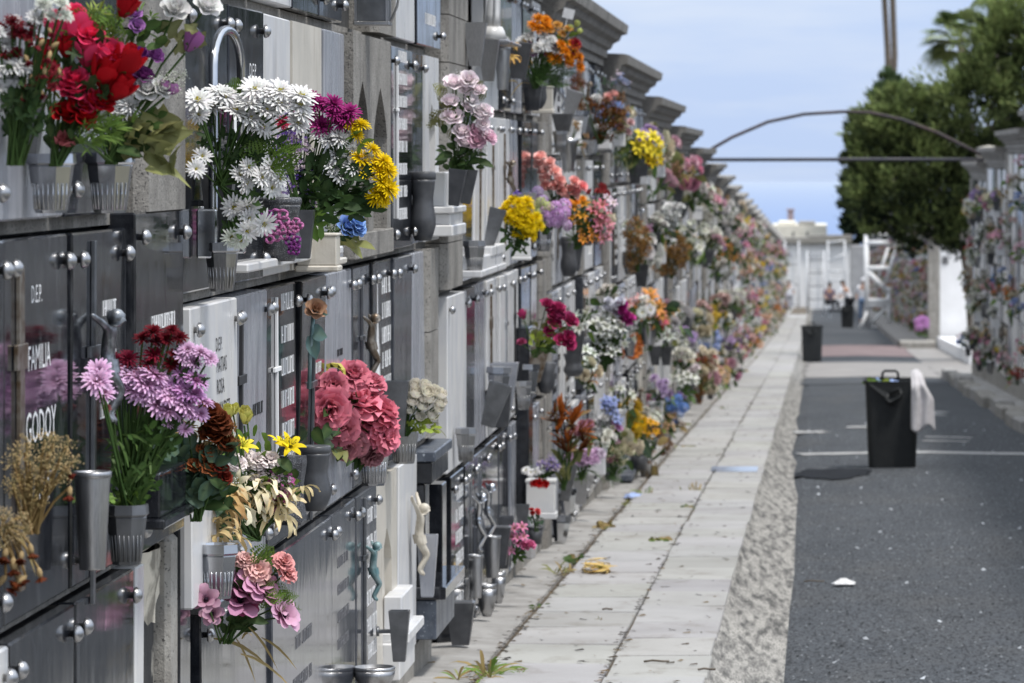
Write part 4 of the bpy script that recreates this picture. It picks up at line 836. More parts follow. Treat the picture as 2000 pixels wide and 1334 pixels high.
bouquet('dusty pink rosebuds with lime leaves in slanted vase',(1044,690),[(1070,608,18,12,3,'rose',ROSY,32),(1098,618,14,12,2,'rose',h('#b24a7a'),34),(1098,636,20,10,2,'rose',ROSY,32),(1026,624,4,4,1,'bud',ROSY,28),(1018,668,4,4,1,'rose',h('#a0486a'),20),(1072,654,6,6,1,'rose',ROSY,26),(1105,664,16,8,3,'rose',ROSY,28)],[(1060,660,34,16,12,'broad','yl',28),(1070,640,30,24,10,'broad','ol',24),(1062,680,20,8,6,'broad','md',22)],group=BQ,c=.12)
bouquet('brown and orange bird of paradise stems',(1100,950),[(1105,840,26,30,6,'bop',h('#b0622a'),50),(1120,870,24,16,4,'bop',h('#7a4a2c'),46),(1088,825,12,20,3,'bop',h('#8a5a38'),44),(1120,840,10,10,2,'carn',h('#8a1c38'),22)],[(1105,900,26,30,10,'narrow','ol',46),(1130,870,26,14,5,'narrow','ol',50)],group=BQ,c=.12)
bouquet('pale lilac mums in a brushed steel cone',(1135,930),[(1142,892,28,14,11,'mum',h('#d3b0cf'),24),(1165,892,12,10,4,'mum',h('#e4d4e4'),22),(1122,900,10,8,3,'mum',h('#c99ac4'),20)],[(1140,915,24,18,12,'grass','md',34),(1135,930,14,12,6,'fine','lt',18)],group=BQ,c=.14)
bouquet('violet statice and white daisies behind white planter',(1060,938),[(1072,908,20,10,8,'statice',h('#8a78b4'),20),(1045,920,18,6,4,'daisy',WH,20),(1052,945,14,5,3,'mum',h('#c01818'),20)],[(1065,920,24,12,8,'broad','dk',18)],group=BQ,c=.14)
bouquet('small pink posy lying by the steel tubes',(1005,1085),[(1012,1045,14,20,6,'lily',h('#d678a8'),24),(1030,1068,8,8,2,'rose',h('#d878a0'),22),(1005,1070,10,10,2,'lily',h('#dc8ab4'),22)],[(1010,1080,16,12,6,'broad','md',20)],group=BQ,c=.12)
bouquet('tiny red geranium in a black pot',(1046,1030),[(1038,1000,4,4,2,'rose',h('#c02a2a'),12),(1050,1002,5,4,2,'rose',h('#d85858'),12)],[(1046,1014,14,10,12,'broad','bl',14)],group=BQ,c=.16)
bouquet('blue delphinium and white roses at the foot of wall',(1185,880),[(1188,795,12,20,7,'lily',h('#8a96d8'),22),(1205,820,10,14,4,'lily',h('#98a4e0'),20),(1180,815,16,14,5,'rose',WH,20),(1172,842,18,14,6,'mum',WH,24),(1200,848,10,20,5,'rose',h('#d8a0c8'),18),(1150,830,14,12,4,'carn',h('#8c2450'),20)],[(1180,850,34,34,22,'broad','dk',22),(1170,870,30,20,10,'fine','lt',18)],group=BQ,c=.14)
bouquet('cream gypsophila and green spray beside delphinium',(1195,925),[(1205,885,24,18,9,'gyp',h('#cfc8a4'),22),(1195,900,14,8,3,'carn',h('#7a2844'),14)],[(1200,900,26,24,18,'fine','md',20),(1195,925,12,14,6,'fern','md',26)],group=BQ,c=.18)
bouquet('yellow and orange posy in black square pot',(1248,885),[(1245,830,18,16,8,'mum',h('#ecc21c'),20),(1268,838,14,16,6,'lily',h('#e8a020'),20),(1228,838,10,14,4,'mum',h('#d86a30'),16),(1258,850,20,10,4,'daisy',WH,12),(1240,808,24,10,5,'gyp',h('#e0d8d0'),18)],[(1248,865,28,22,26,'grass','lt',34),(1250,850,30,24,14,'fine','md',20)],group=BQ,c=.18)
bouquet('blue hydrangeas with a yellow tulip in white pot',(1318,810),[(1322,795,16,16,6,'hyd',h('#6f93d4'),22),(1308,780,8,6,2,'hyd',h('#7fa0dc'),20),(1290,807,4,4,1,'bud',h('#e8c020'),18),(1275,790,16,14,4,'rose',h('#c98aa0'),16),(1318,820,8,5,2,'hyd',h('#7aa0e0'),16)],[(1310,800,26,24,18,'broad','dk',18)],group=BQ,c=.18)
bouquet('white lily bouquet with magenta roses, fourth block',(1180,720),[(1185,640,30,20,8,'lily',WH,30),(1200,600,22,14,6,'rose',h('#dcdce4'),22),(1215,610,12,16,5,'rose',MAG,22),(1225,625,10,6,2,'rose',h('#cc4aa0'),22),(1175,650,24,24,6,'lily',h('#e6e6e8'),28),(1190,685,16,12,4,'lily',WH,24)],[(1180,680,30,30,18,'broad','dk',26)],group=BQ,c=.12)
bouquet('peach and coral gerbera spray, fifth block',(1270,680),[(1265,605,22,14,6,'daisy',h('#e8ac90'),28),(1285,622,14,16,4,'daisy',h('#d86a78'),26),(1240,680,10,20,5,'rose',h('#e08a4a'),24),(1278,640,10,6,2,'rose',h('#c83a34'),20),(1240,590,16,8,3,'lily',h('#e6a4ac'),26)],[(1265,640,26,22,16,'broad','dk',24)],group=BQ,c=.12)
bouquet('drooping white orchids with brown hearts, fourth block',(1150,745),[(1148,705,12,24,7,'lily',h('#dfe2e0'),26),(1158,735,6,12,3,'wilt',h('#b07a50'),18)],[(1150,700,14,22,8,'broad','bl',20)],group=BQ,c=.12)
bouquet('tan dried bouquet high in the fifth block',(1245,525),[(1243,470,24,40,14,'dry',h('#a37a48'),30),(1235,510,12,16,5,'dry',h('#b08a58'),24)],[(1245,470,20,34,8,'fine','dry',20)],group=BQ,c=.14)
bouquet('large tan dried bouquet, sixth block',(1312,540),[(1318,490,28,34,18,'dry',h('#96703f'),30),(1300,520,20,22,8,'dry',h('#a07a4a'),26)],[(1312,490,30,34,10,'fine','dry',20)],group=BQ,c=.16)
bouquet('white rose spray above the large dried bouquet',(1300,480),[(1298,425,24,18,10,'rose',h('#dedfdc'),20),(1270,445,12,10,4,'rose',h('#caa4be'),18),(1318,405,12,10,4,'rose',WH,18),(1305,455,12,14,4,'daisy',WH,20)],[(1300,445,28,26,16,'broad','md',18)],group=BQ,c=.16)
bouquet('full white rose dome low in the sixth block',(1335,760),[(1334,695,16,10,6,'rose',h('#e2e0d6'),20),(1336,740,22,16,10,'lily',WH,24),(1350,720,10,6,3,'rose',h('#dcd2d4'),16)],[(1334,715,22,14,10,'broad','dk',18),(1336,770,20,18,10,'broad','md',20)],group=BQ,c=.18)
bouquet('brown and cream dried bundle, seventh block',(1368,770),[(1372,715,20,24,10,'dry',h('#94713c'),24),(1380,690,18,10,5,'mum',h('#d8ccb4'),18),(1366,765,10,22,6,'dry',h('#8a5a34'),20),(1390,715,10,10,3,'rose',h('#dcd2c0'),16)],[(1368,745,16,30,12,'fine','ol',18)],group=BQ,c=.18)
# ---- smaller fixed things: crochet bow, ribbon, ledges, shrine, lantern, statue, chrome arch
Yb=yw(550,.1); sb=Yb/F; root=thing('crochet_flowers','pink and purple crochet flowers tied round the speckled vase','crochet',Matrix.Translation(P3(550,450,Yb)))
for (px,py,n,rr,mm) in ((545,428,5,20,'pink_wool'),(532,458,4,17,'pink_wool'),(562,452,5,17,'pink_wool'),(572,470,4,14,'purple_wool'),(578,440,4,13,'pink_wool'),(522,420,3,11,'purple_wool'),(574,486,4,12,'purple_wool')):
    b=MB(); o=P3(px,py,Yb)-P3(550,450,Yb)
    for i in range(n):
        a=2*pi*i/n+px; c0=Vector((cos(a)*rr*.6*sb,0,sin(a)*rr*.6*sb)); pts=[c0+Vector((cos(t)*rr*.42*sb,.006*sin(3*t),sin(t)*rr*.42*sb)) for t in [2*pi*j/14 for j in range(15)]]
        b.tube(pts,.0036,5)
    obj('petal_loop',b,mm,root,Matrix.Translation(o))
b=MB(); pts=[(648,735),(636,722),(634,712),(645,709),(660,711),(668,722),(670,748)]; Yr=yw(700,.09)
for i in range(len(pts)-1):
    p,q=P3(*pts[i],Yr),P3(*pts[i+1],Yr); d=Vector((.006,.03,.0)); b.add([p,q,q+d,p+d],[(0,1,2,3)])
    b.add([p+Vector((0,-.0,-.012)),q+Vector((.012,0,-.012)),q,p],[(0,1,2,3)])
new=mat('ribbon_yellow',(.55,.48,.08),(.45,.38,.06),20,rough=.6)
tag(obj('ribbon',b,'ribbon_yellow'),'yellow ribbon bow on top of the pink carnation ball','ribbon')
def boxes(name,label,cat,parts,mats):
    o0=Vector(parts[0][1]); root=thing(name,label,cat,Matrix.Translation(o0))
    for nm,lo,hi,m in parts:
        b=MB(); b.box(tuple(Vector(lo)-o0),tuple(Vector(hi)-o0),0,.004); obj(nm,b,m,root)
    return root
def wallbox(nm,px0,px1,py0,py1,c0,c1,m):  # px range gives the run along the wall, py at px0
    Y0,Y1=yw(px0),yw(px1); z0=E+(VY-py1)*Y0/F; z1=E+(VY-py0)*Y0/F
    return (nm,(XW+c0,Y0,z0),(XW+c1,Y1,z1),m)
boxes('marble_ledge','stepped white marble ledge under the pale pink roses','ledge',[wallbox('base',838,866,440,462,0,.085,'white_marble'),wallbox('block',840,864,417,439.8,0,.075,'white_marble'),wallbox('top',838.5,865,404,416.8,0,.088,'white_marble'),wallbox('box',843,860,336,403.8,0,.05,'white_marble')],None)
boxes('marble_ledge','stepped white marble ledge under the slanted steel tube','ledge',[wallbox('base',899,950,529,542,0,.085,'white_marble'),wallbox('block',901,948,502,528.8,0,.075,'white_marble'),wallbox('top',922,950,482,501.5,0,.08,'white_marble')],None)
boxes('marble_ledge','white marble ledge strip under crochet vase and planter','ledge',[wallbox('strip',448,640,515,533,0,.045,'white_marble'),wallbox('corner',575,630,513,526,.046,.07,'cream_marble')],None)
boxes('marble_steps','white marble block steps under the square steel vase','ledge',[wallbox('foot',748,778,1258,1330,-.01,.055,'white_marble'),wallbox('step',750,782,1237,1257,-.01,.08,'white_marble'),wallbox('block',755,778,1165,1236,-.01,.05,'white_marble')],None)
boxes('granite_ledge','black granite box ledge beside the lilac mums','ledge',[wallbox('shelf',250,352,1015,1035,0,.075,'black_granite'),wallbox('box',255,350,925,1014,0,.06,'black_granite')],None)
boxes('granite_post','black granite upright beside the peeling pillar','post',[wallbox('post',352,372,1000,1500,-.05,.0,'black_granite')],None)
boxes('granite_shrine','black granite shrine with cornice ledge and open front','shrine',[wallbox('foot',813,850,1172,1250,-.02,.07,'blue_granite'),wallbox('sill',812,852,1147,1171.5,-.02,.105,'black_granite'),wallbox('left_column',814,822,946,1146.5,-.02,.03,'black_granite'),wallbox('right_column',840,848,946,1146.5,-.02,.045,'black_granite'),wallbox('back',822.5,839.5,946,1146.5,-.05,-.03,'black_granite'),wallbox('lintel',813,846,903,945.5,-.02,.055,'black_granite'),wallbox('ledge_top',812,847,882,902.5,-.02,.068,'blue_granite')],None)
boxes('black_upright','black upright post between third block slabs','post',[wallbox('post',1008,1016,640,990,0,.06,'black_granite')],None)
boxes('granite_step','dark granite step on the pavement below the yellow posy','step',[wallbox('step',1195,1262,928,940,0,.14,'blue_granite')],None)
# lantern
Yl=yw(735,.05); sl=Yl/F; root=thing('lantern','steel and glass lantern with chain above arched pillar','lantern',Matrix.Translation(P3(728,50,Yl)))
b=MB(); b.box((-.055,-.045,0),(.055,.045,.012),0,.002); obj('tray',b,'brushed_steel',root)
for sx in (-1,1):
    for sy in (-1,1):
        b=MB(); b.box((sx*.048-.004,sy*.04-.004,.012),(sx*.048+.004,sy*.04+.004,.2)); obj('corner_bar',b,'brushed_steel',root)
b=MB(); b.box((-.043,-.037,.013),(.043,.037,.19)); obj('glass_pane',b,'dull_steel',root)
b=MB(); b.lathe([(.075,.2),(.04,.24),(.015,.26)],4,0,None,False,rot=pi/4); obj('roof',b,'brushed_steel',root)
b=MB(); b.tube([(.05,0,.0),(.075,0,.06),(.09,0,.16),(.10,0,.25)],.004,5); obj('side_arm',b,'brushed_steel',root)
# chrome arch frame on its slab
fr=frame('L',yp(370),rowz(2,2)[0],.012); root=thing('arch_frame','chrome arch frame mounted on the dark slab','frame',fr)
H=(575-120)*yp(383)/F; a0=.08; a1=yp(440)-yp(370)-.03
pts=[(a0,.10,.03)]+[(a0,.1+(H-.1)*i/4,.03) for i in range(1,5)]+[((a0+a1)/2-(a1-a0)/2*cos(pi*i/12),H+.085*sin(pi*i/12),.03) for i in range(1,13)]+[(a1,.12,.03)]
b=MB(); b.tube(pts,.011,8); obj('tube',b,'chrome',root)
for a in (a0,a1):
    b=MB(); b.box((a-.018,.09,-.006),(a+.018,.2,.04),0,.004); obj('clamp',b,'chrome',root)
# statue on its bracket
Ys=yw(958,.06); root=thing('statue','white marble praying statue on a small pedestal','statue',Matrix.Translation(P3(960,76,Ys)))
b=MB(); b.lathe([(.062,0),(.055,.03),(.045,.05)],8); obj('pedestal',b,'white_marble',root)
b=MB(); b.lathe([(.036,.05),(.034,.10),(.030,.16),(.032,.22),(.036,.27),(.032,.31),(.014,.335),(.013,.345)],9,0,None,True); 
for i in range(5): b.tube([(cos(i*1.25)*.033,sin(i*1.25)*.033,.055),(cos(i*1.25+.3)*.031,sin(i*1.25+.3)*.031,.17),(cos(i*1.25+.5)*.033,sin(i*1.25+.5)*.033,.28)],.006,5)
ball(b,(.012,-.034,.25),.014,(1,1,1),7,4); obj('robed_figure',b,'white_marble',root)
b=MB(); ball(b,(0,0,.367),.024,(1,1,1),10,6); obj('head',b,'white_marble',root)
boxes('statue_bracket','grey marble bracket shelf under the statue','ledge',[wallbox('shelf',944,974,76,82,0,.1,'light_grey_marble')],None)
# copper rose crucifix: rose, leaf and stem fixed on the dark slab
Yq=yw(606,.04); root=thing('copper_rose','patinated copper rose with leaf fixed to slab','ornament',Matrix.Translation(P3(606,780,Yq)))
O=P3(606,780,Yq); b=MB(); b.tube([P3(604,760,Yq)-O,P3(606,690,Yq)-O,P3(610,650,Yq)-O,P3(612,612,Yq)-O],.006,6); obj('stem',b,'verdigris',root)
o=ob('rose',bloom_mesh('rose',h('#b08a70'),0),root,Matrix.Translation(P3(615,607,Yq)-O)@look(Vector((.3,-.8,.5)),rnd)@Matrix.Scale(.06,4))
b=MB(); leaf(b,P3(608,650,Yq)-O,Vector((.5,-.2,.1)),Vector((0,-1,.3)),.05,.05,(.12,.2,.2)); leaf(b,P3(612,618,Yq)-O,Vector((.7,-.2,.4)),Vector((0,-1,.3)),.05,.014,(.1,.18,.17)); leaf(b,P3(606,655,Yq)-O,Vector((.3,-.1,-.8)),Vector((0,-1,.3)),.05,.04,(.12,.2,.2)); obj('leaf',b,'leaf',root)
# small white card above the top row
b=MB(); b.box((-.028,-.001,0),(.028,.001,.05)); b.box((-.002,-.002,-.06),(.002,0,0)); tag(obj('card',b,'paper',None,Matrix.Translation(P3(1108,36,yw(1090,.1)))@Matrix.Rotation(.25,4,'Y')),'small white card on a stick above the orange bouquet','card')

# ------------------------------------------------------------------ flowers further along both walls
PAL=[('white','rose',h('#dcdad4'),None),('cream','rose',h('#d8cdb4'),None),('pale pink','rose',h('#dcb0bc'),None),('pink','carn',h('#cc6a90'),None),('red','rose',h('#b02a30'),None),('dried tan','dry',h('#a5824f'),None),('dried brown','dry',h('#7d5636'),None),('faded pink','carn',h('#c9a098'),None),('yellow','mum',h('#dcbc28'),None),('lilac','mum',h('#b99cc8'),None),('peach','lily',h('#dcaa8c'),None),('white lily','lily',h('#e2e0da'),None),('mixed pink and white','rose',h('#d49ab0'),h('#dedcd8')),('mixed white and yellow','daisy',h('#e0dedb'),h('#d8b820')),('purple','statice',h('#6a4a94'),None),('blue','hyd',h('#7a94cc'),None),('orange','lily',h('#d8843a'),None),('dusty white','mum',h('#cac6bc'),None)]
PW=(16,9,7,3.5,2.2,5,2.4,4,4.4,3.5,3,13,7,6,1.8,1.6,1.4,10)
LIB={}
LITE={'rose':'puff','carn':'puff','mum':'puff','lily':'puff','daisy':'puff','statice':'puff','hyd':'puff','dry':'dry'}
def lib(pi_,v,lite):
    key=(pi_,v,lite)
    if key in LIB: return LIB[key]
    nm,kind,c1,c2=PAL[pi_]; c1=lerp(c1,(.9,.87,.84),.06); c2=c2 and lerp(c2,(.9,.87,.84),.06); r=random.Random(pi_*31+v*7+lite); mb=MB(); lm=MB(); cen=[]
    n=r.randint(6,9) if not lite else r.randint(6,9)
    for i in range(n):
        d=Vector((r.gauss(0,.8),r.gauss(0,.8),r.gauss(.35,.7))).normalized(); p=d*r.uniform(.55,1.0); p.z=p.z*.9+.75; cen.append(p)
        cc=c2 if (c2 and r.random()<.45) else c1
        bm=bloom_mb(LITE[kind] if lite else kind,jit(cc,r,.12),v); s=r.uniform(.55,.85)
        mb.merge(bm, Matrix.Translation(p)@look((d+Vector((.2,-.2,.2))).normalized(),r)@Matrix.Scale(s,4))
    for i in range(9 if not lite else 4):
        d=Vector((r.gauss(0,.8),r.gauss(0,.8),r.gauss(.1,.7))).normalized(); p=d*r.uniform(.2,.8); p.z+=.55
        kk=r.choice(('dk','md','dk','bl','ol','lt')) if 'dried' not in nm else r.choice(('dry','ol','dry'))
        leaf_any(lm,r.choice(('broad','fine','narrow','broad')) if not lite else 'broad',p,d,Vector((r.gauss(0,.5),-1,.3)),r.uniform(.5,.9),LEAFC[kk],r)
    for q in cen: lm.tube([(0,0,0),tuple(q*.5),tuple(q)],.04,4,0,(.06,.1,.03),cap=False)
    for f_ in range(len(lm.f)): lm.m[f_]=1
    mb.merge(lm); 
    me=mb.mesh('bouquet',['petal','leaf']); LIB[key]=(me,mb,nm); return LIB[key]
def auto_bouquets(side,k,y0b,t3,blk,seed,single,prob,mass=None):
    r=random.Random(seed)
    for row in (1,2,3,4):
        zb={1:t3+.70,2:t3,3:t3-.70,4:t3-1.40}[row]; n=0
        for i in range(8):
            if r.random()>prob: continue
            n+=1; a=y0b+SLOT[i]+r.uniform(.1,.55); y=a if side=='L' else 2*y0b+ML-a; c=r.uniform(.07,.15) if k<5 else r.uniform(.07,.2)
            x=XW+c if side=='L' else XR-c; s=r.uniform(.075,.125) if k<5 else r.uniform(.10,.18); z=max(zb+r.uniform(.05,.2 if row==1 else .46), gz(y)+.08)
            pi_=r.choices(range(len(PAL)),PW)[0]; me,mb,nm=lib(pi_,r.randrange(2),not single)
            tl=r.uniform(.1,.5)*(1 if side=='L' else -1)
            M=T(x,y,z)@Matrix.Rotation(tl,4,'Y')@Matrix.Rotation(r.gauss(0,.15)+r.uniform(0,.35),4,'X')@Matrix.Rotation(r.uniform(0,6.28),4,'Z')@Matrix.Diagonal((s*r.uniform(.8,1.2),s,s*r.uniform(.9,1.3),1))
            if single:
                o=ob('bouquet',me,None,M); tag(o,'%s bouquet, %s along %s row, %s block'%(nm,ORD[i],ROWN[row],blk),'flowers','bouquets on the %s wall'%('left' if side=='L' else 'right'))
                if r.random()<.6:
                    VK=r.choice((('steel','VASE_A'),('dark','VASE_B'),('white marble','VASE_C')))
                    v=ob('vase',VM[VK[1]],None,T(x-.01*(1 if side=='L' else -1),y,z-.13)); tag(v,'%s vase, %s along %s row, %s block'%(VK[0],ORD[i],ROWN[row],blk),'vase','small vases along the walls')
            else: mass.merge(mb,M)
VM={}
b=MB(); b.lathe([(.03,0),(.05,.14),(.055,.15),(.053,.17)],8); VM['VASE_A']=b.mesh('vase',['brushed_steel'])
b=MB(); sqprof(b,[(.032,0),(.055,.16),(.045,.165)],4); VM['VASE_B']=b.mesh('vase',['dark_metal'])
b=MB(); b.box((-.055,-.055,0),(.055,.055,.12),0,.006); b.box((-.062,-.062,.12),(.062,.062,.15),0,.005); VM['VASE_C']=b.mesh('vase',['white_marble'])
auto_bouquets('L',4,my0(4),h3(4),'fourth left',4,True,.5)
for k in range(5,11): auto_bouquets('L',k,my0(k),h3(k),'%s left'%ORD[k-1],k*5,True,.62 if k<8 else .72)
b=MB(); b.lathe([(.03,0),(.034,.006),(.05,.10),(.047,.105),(.058,.11),(.056,.135),(.045,.135)],8,0,None,False,rot=pi/8); VM['VASE_D']=b.mesh('vase',['chrome'])
b=MB(); sqprof(b,[(.022,0),(.045,.17),(.038,.172)],4,flat=.8); VM['VASE_E']=b.mesh('vase',['brushed_steel'])
b=MB(); b.lathe([(.025,0),(.04,.03),(.045,.06),(.036,.1),(.044,.15),(.036,.155)],12); VM['VASE_F']=b.mesh('vase',['dark_metal'])
rv=random.Random(77)
for k in range(3,8):
    for row in (1,2,3,4):
        for i in range(8):
            if rv.random()>(.45 if k<5 else .35): continue
            vk,vm=rv.choice((('faceted chrome','VASE_D'),('slanted steel','VASE_E'),('black turned','VASE_F'),('dark square','VASE_B')))
            y=my0(k)+SLOT[i]+rv.choice((.06,.6)); z=max(rowz(k,row)[0]+rv.uniform(.02,.2),gz(y)+.004)
            tag(ob('vase',VM[vm],None,T(XW+.055,y,z)@Matrix.Rotation(rv.choice((0,0,.15,.3)) if vm=='VASE_E' else rv.gauss(0,.04),4,'Y')),'empty %s vase, %s along %s row, %s left block'%(vk,ORD[i],ROWN[row],ORD[k-1]),'vase','small vases along the walls')
FM=MB()
for k in range(11,MAXL+1): auto_bouquets('L',k,my0(k),h3(k),'',k*5,False,.78,FM)
for i in range(2): auto_bouquets('R',i,RY[i],rt3(RY[i]),('far end right','next to last right')[i],300+i,True,.85)
for i in range(2,6): auto_bouquets('R',i,RY[i],rt3(RY[i]),'',300+i,False,.6,FM)

# ------------------------------------------------------------------ ground, road, pavement, kerbs
def strip(name, prof, ys, m, mats, uvn=None):
    # prof(Y) -> list of (x, dz) across; dz is relative to the pavement level
    b=MB(); n=None; vs=[]
    for Y in ys:
        p=prof(Y); n=len(p); vs += [(x,Y,gz(Y)+dz) for x,dz in p]
    fs=[(i*n+k,i*n+k+1,(i+1)*n+k+1,(i+1)*n+k) for i in range(len(ys)-1) for k in range(n-1)]
    b.add(vs,fs); return struct(obj(name,b,mats))
def grain(m,st,sc_n,c,rg):   # coarse dark aggregate over the base colour
    nt=m.node_tree; b=nt.nodes['Principled BSDF']; src=b.inputs['Base Color'].links[0].from_socket
    f=ramp(nt,noise(nt,coord(nt,st),sc_n,3,.7),*rg); nt.links.new(mixc(nt,f,c,src),b.inputs['Base Color'])
def vcol(m):                 # per-piece tone stored in the mesh
    nt=m.node_tree; b=nt.nodes['Principled BSDF']; src=b.inputs['Base Color'].links[0].from_socket
    a=nt.nodes.new('ShaderNodeAttribute'); a.attribute_name='Col'; x=nt.nodes.new('ShaderNodeMix'); x.data_type='RGBA'; x.blend_type='MULTIPLY'; x.inputs[0].default_value=1
    nt.links.new(src,x.inputs[6]); nt.links.new(a.outputs['Color'],x.inputs[7]); nt.links.new(x.outputs[2],b.inputs['Base Color'])
YS=[-25+.5*i for i in range(0,160)]+[55+2*i for i in range(0,108)]
m=mat('asphalt',(.040,.047,.056),(.064,.072,.082),1.2,(.35,.7),rough=.9,bump=.8,bscale=60,stretch=(1,.3,1),spk=(.15,.155,.165),spks=120,spr=(.57,.68),dirt=(.078,.08,.082),dstretch=(1,.35,1),dscale=1.3,drng=(.5,.75))
grain(m,(1,.16,1),70,(.012,.014,.017),(.40,.52))
m=mat('concrete_slab',(.385,.38,.37),(.315,.31,.30),1.6,(.35,.65),rough=.85,bump=.25,bscale=120,spk=(.2,.2,.2),spks=170,spr=(.64,.74),dirt=(.23,.215,.19),dstretch=(1.6,.8,1),dscale=4,drng=(.53,.78)); vcol(m)
m=mat('concrete_strip',(.36,.35,.335),(.26,.25,.235),4,(.35,.65),rough=.9,bump=.5,bscale=90,dirt=(.13,.12,.105),dstretch=(1,.6,1),dscale=4,drng=(.52,.8))
m=mat('dirt',(.15,.12,.085),(.09,.075,.055),25,rough=1,bump=1,bscale=60)
m=mat('haunch',(.37,.355,.325),(.27,.26,.24),5,(.35,.7),rough=.95,bump=.12,bscale=160,stretch=(1.5,.5,1),spk=(.2,.195,.185),spks=140,spr=(.6,.74),dirt=(.06,.058,.055),dstretch=(3.2,.30,1),dscale=8,drng=(.45,.62)); grain(m,(1.6,.16,1),80,(.10,.097,.09),(.34,.5))
m=mat('beige_concrete',(.27,.255,.24),(.2,.19,.18),1.5,rough=.9)
m=mat('red_paving',(.13,.09,.09),(.19,.14,.135),2,rough=.9)
m=mat('road_paint',(.42,.42,.41),(.2,.2,.2),6,(.4,.7),rough=.8)
m=mat('soil',(.16,.14,.11),(.1,.1,.06),.3,rough=1)
# one big ground sheet under everything
b=MB(); xs=[-400,-60,-12,-2.6,3.4,12,60,400]; ys=[-60,-25]+[5*i for i in range(0,56)]+[300,340,420,700,1200]
def tz(x,Y):
    z=gz(min(Y,290))-.42
    if Y>290: z-= (Y-290)*.11
    return z
vs=[(x,Y,tz(x,Y)) for Y in ys for x in xs]; n=len(xs)
b.add(vs,[(i*n+k,i*n+k+1,(i+1)*n+k+1,(i+1)*n+k) for i in range(len(ys)-1) for k in range(n-1)]); struct(obj('ground',b,'soil'))
rr=random.Random(5); wob=[rr.gauss(0,1) for _ in range(600)]
def wv(Y,s): 
    i=(Y+30)*s; k=int(i)%590; f=i-int(i); return wob[k]*(1-f)+wob[k+1]*f
strip('road',lambda Y:[(-.5,RD-.16),(-.32,RD-.05),(-.10,RD),(.9,RD+.02),(2.0,RD),(2.2,RD-.03)],YS,0,'asphalt')
strip('path',lambda Y:[(-1.60,-.02),(-1.38,-.005),(-1.205,-.012),(-1.195,-.06)],YS,0,'concrete_strip')
strip('soil_gap',lambda Y:[(-1.22,-.03),(-1.19,-.022),(-1.16,-.03)],YS,0,'dirt')
def haunch(Y):
    w = .235-.105*min(1,max(0,(Y-24)/14))
    return [(-.40,-.012),(-.386,-.014),(-.368+wv(Y,.4)*.004,-.036+wv(Y,.3)*.002),(-.385+w*.4+wv(Y,.3)*.006,-.075+wv(Y,.3)*.002),(-.385+w*.75+wv(Y,.3)*.006,-.105+wv(Y,.3)*.002),(-.385+w+wv(Y,.5)*.010,RD-.001),(-.385+w+.05+wv(Y,.5)*.010,RD-.008)]
strip('kerb',haunch,YS,0,'haunch')
# pavement flags: two courses of concrete slabs, each with a small chamfer, slightly uneven
b=MB(); r=random.Random(3)
for x0,x1,L0 in ((-1.168,-.750,.8),(-.740,-.388,.8)):
    Y=-10+(.3 if x0>-1 else 0)
    while Y<185:
        L=L0 if Y<60 else 2.4; e=[r.gauss(0,.003) for _ in range(4)]; g=(.0012 if r.random()<.8 else .009)+abs(r.gauss(0,.001)); dx=r.gauss(0,.003)*(1 if x0>-1 else .4); k=.0025
        A=[(x0+dx,Y+g,e[0]),(x1+dx,Y+g,e[1]),(x1+dx,Y+L-g,e[2]),(x0+dx,Y+L-g,e[3])]; q=r.choice((1,1,1,.94,.88,1.02))*r.uniform(.97,1.02); q=(q,q*r.uniform(.985,1.01),q*r.uniform(.96,1.03))
        I=[(x0+dx+k,Y+g+k,e[0]),(x1+dx-k,Y+g+k,e[1]),(x1+dx-k,Y+L-g-k,e[2]),(x0+dx+k,Y+L-g-k,e[3])]
        vs=[(x,y,gz(y)-.05) for x,y,_ in A]+[(x,y,gz(y)-.005+z) for x,y,z in A]+[(x,y,gz(y)+z) for x,y,z in I]
        fs=[(8,9,10,11)]+[(i,(i+1)%4,4+(i+1)%4,4+i) for i in range(4)]+[(4+i,4+(i+1)%4,8+(i+1)%4,8+i) for i in range(4)]
        b.add(vs,fs,0,q); Y+=L
struct(obj('pavement',b,'concrete_slab'))
strip('pavement_bed',lambda Y:[(-1.17,-.02),(-.39,-.02)],YS,0,'dirt')
def sheet(name,x0,x1,Y0,Y1,dz,m,ragged=0,n=12):
    b=MB(); r=random.Random(int(Y0*10)); N=max(4,int((Y1-Y0)*1.2)+4)
    vs=[]
    for i in range(N+1):
        Y=Y0+(Y1-Y0)*i/N
        for k in range(n+1):
            x=x0+(x1-x0)*k/n; jx=r.gauss(0,ragged) if k in(0,n) else 0; jy=r.gauss(0,ragged) if i in(0,N) else 0
            xx=x+jx; crown=RD+(.02*(1-abs((xx-.9)/1.1)) if -.1<xx<2.0 else 0)
            vs.append((xx,Y+jy,gz(Y+jy)+crown+dz))
    b.add(vs,[(i*(n+1)+k,i*(n+1)+k+1,(i+1)*(n+1)+k+1,(i+1)*(n+1)+k) for i in range(N) for k in range(n)]); return struct(obj(name,b,m))
sheet('road_marking',-.16,2.1,37.3,37.75,.005,'road_paint',.02)
sheet('road_marking',1.0,1.5,41.2,41.5,.005,'road_paint',.03); sheet('road_marking',1.0,1.42,40.2,40.42,.005,'road_paint',.02)
sheet('road_marking',-.2,.1,42.8,43.5,.005,'road_paint',.06); sheet('road_marking',.9,1.4,48.5,50,.005,'road_paint',.08); sheet('road_marking',.35,.6,44.2,44.7,.005,'road_paint',.05)
sheet('road_crossing',-.2,2.1,70,85,.008,'beige_concrete',.05); sheet('road_patch',-.2,2.1,92,108,.008,'red_paving',.05); sheet('road_patch',-.2,2.1,64.5,69.8,.006,'road_shadow_dark' if 'road_shadow_dark' in MATS else 'asphalt',.05)  # last asphalt strip stands in for a shadow line before the crossing
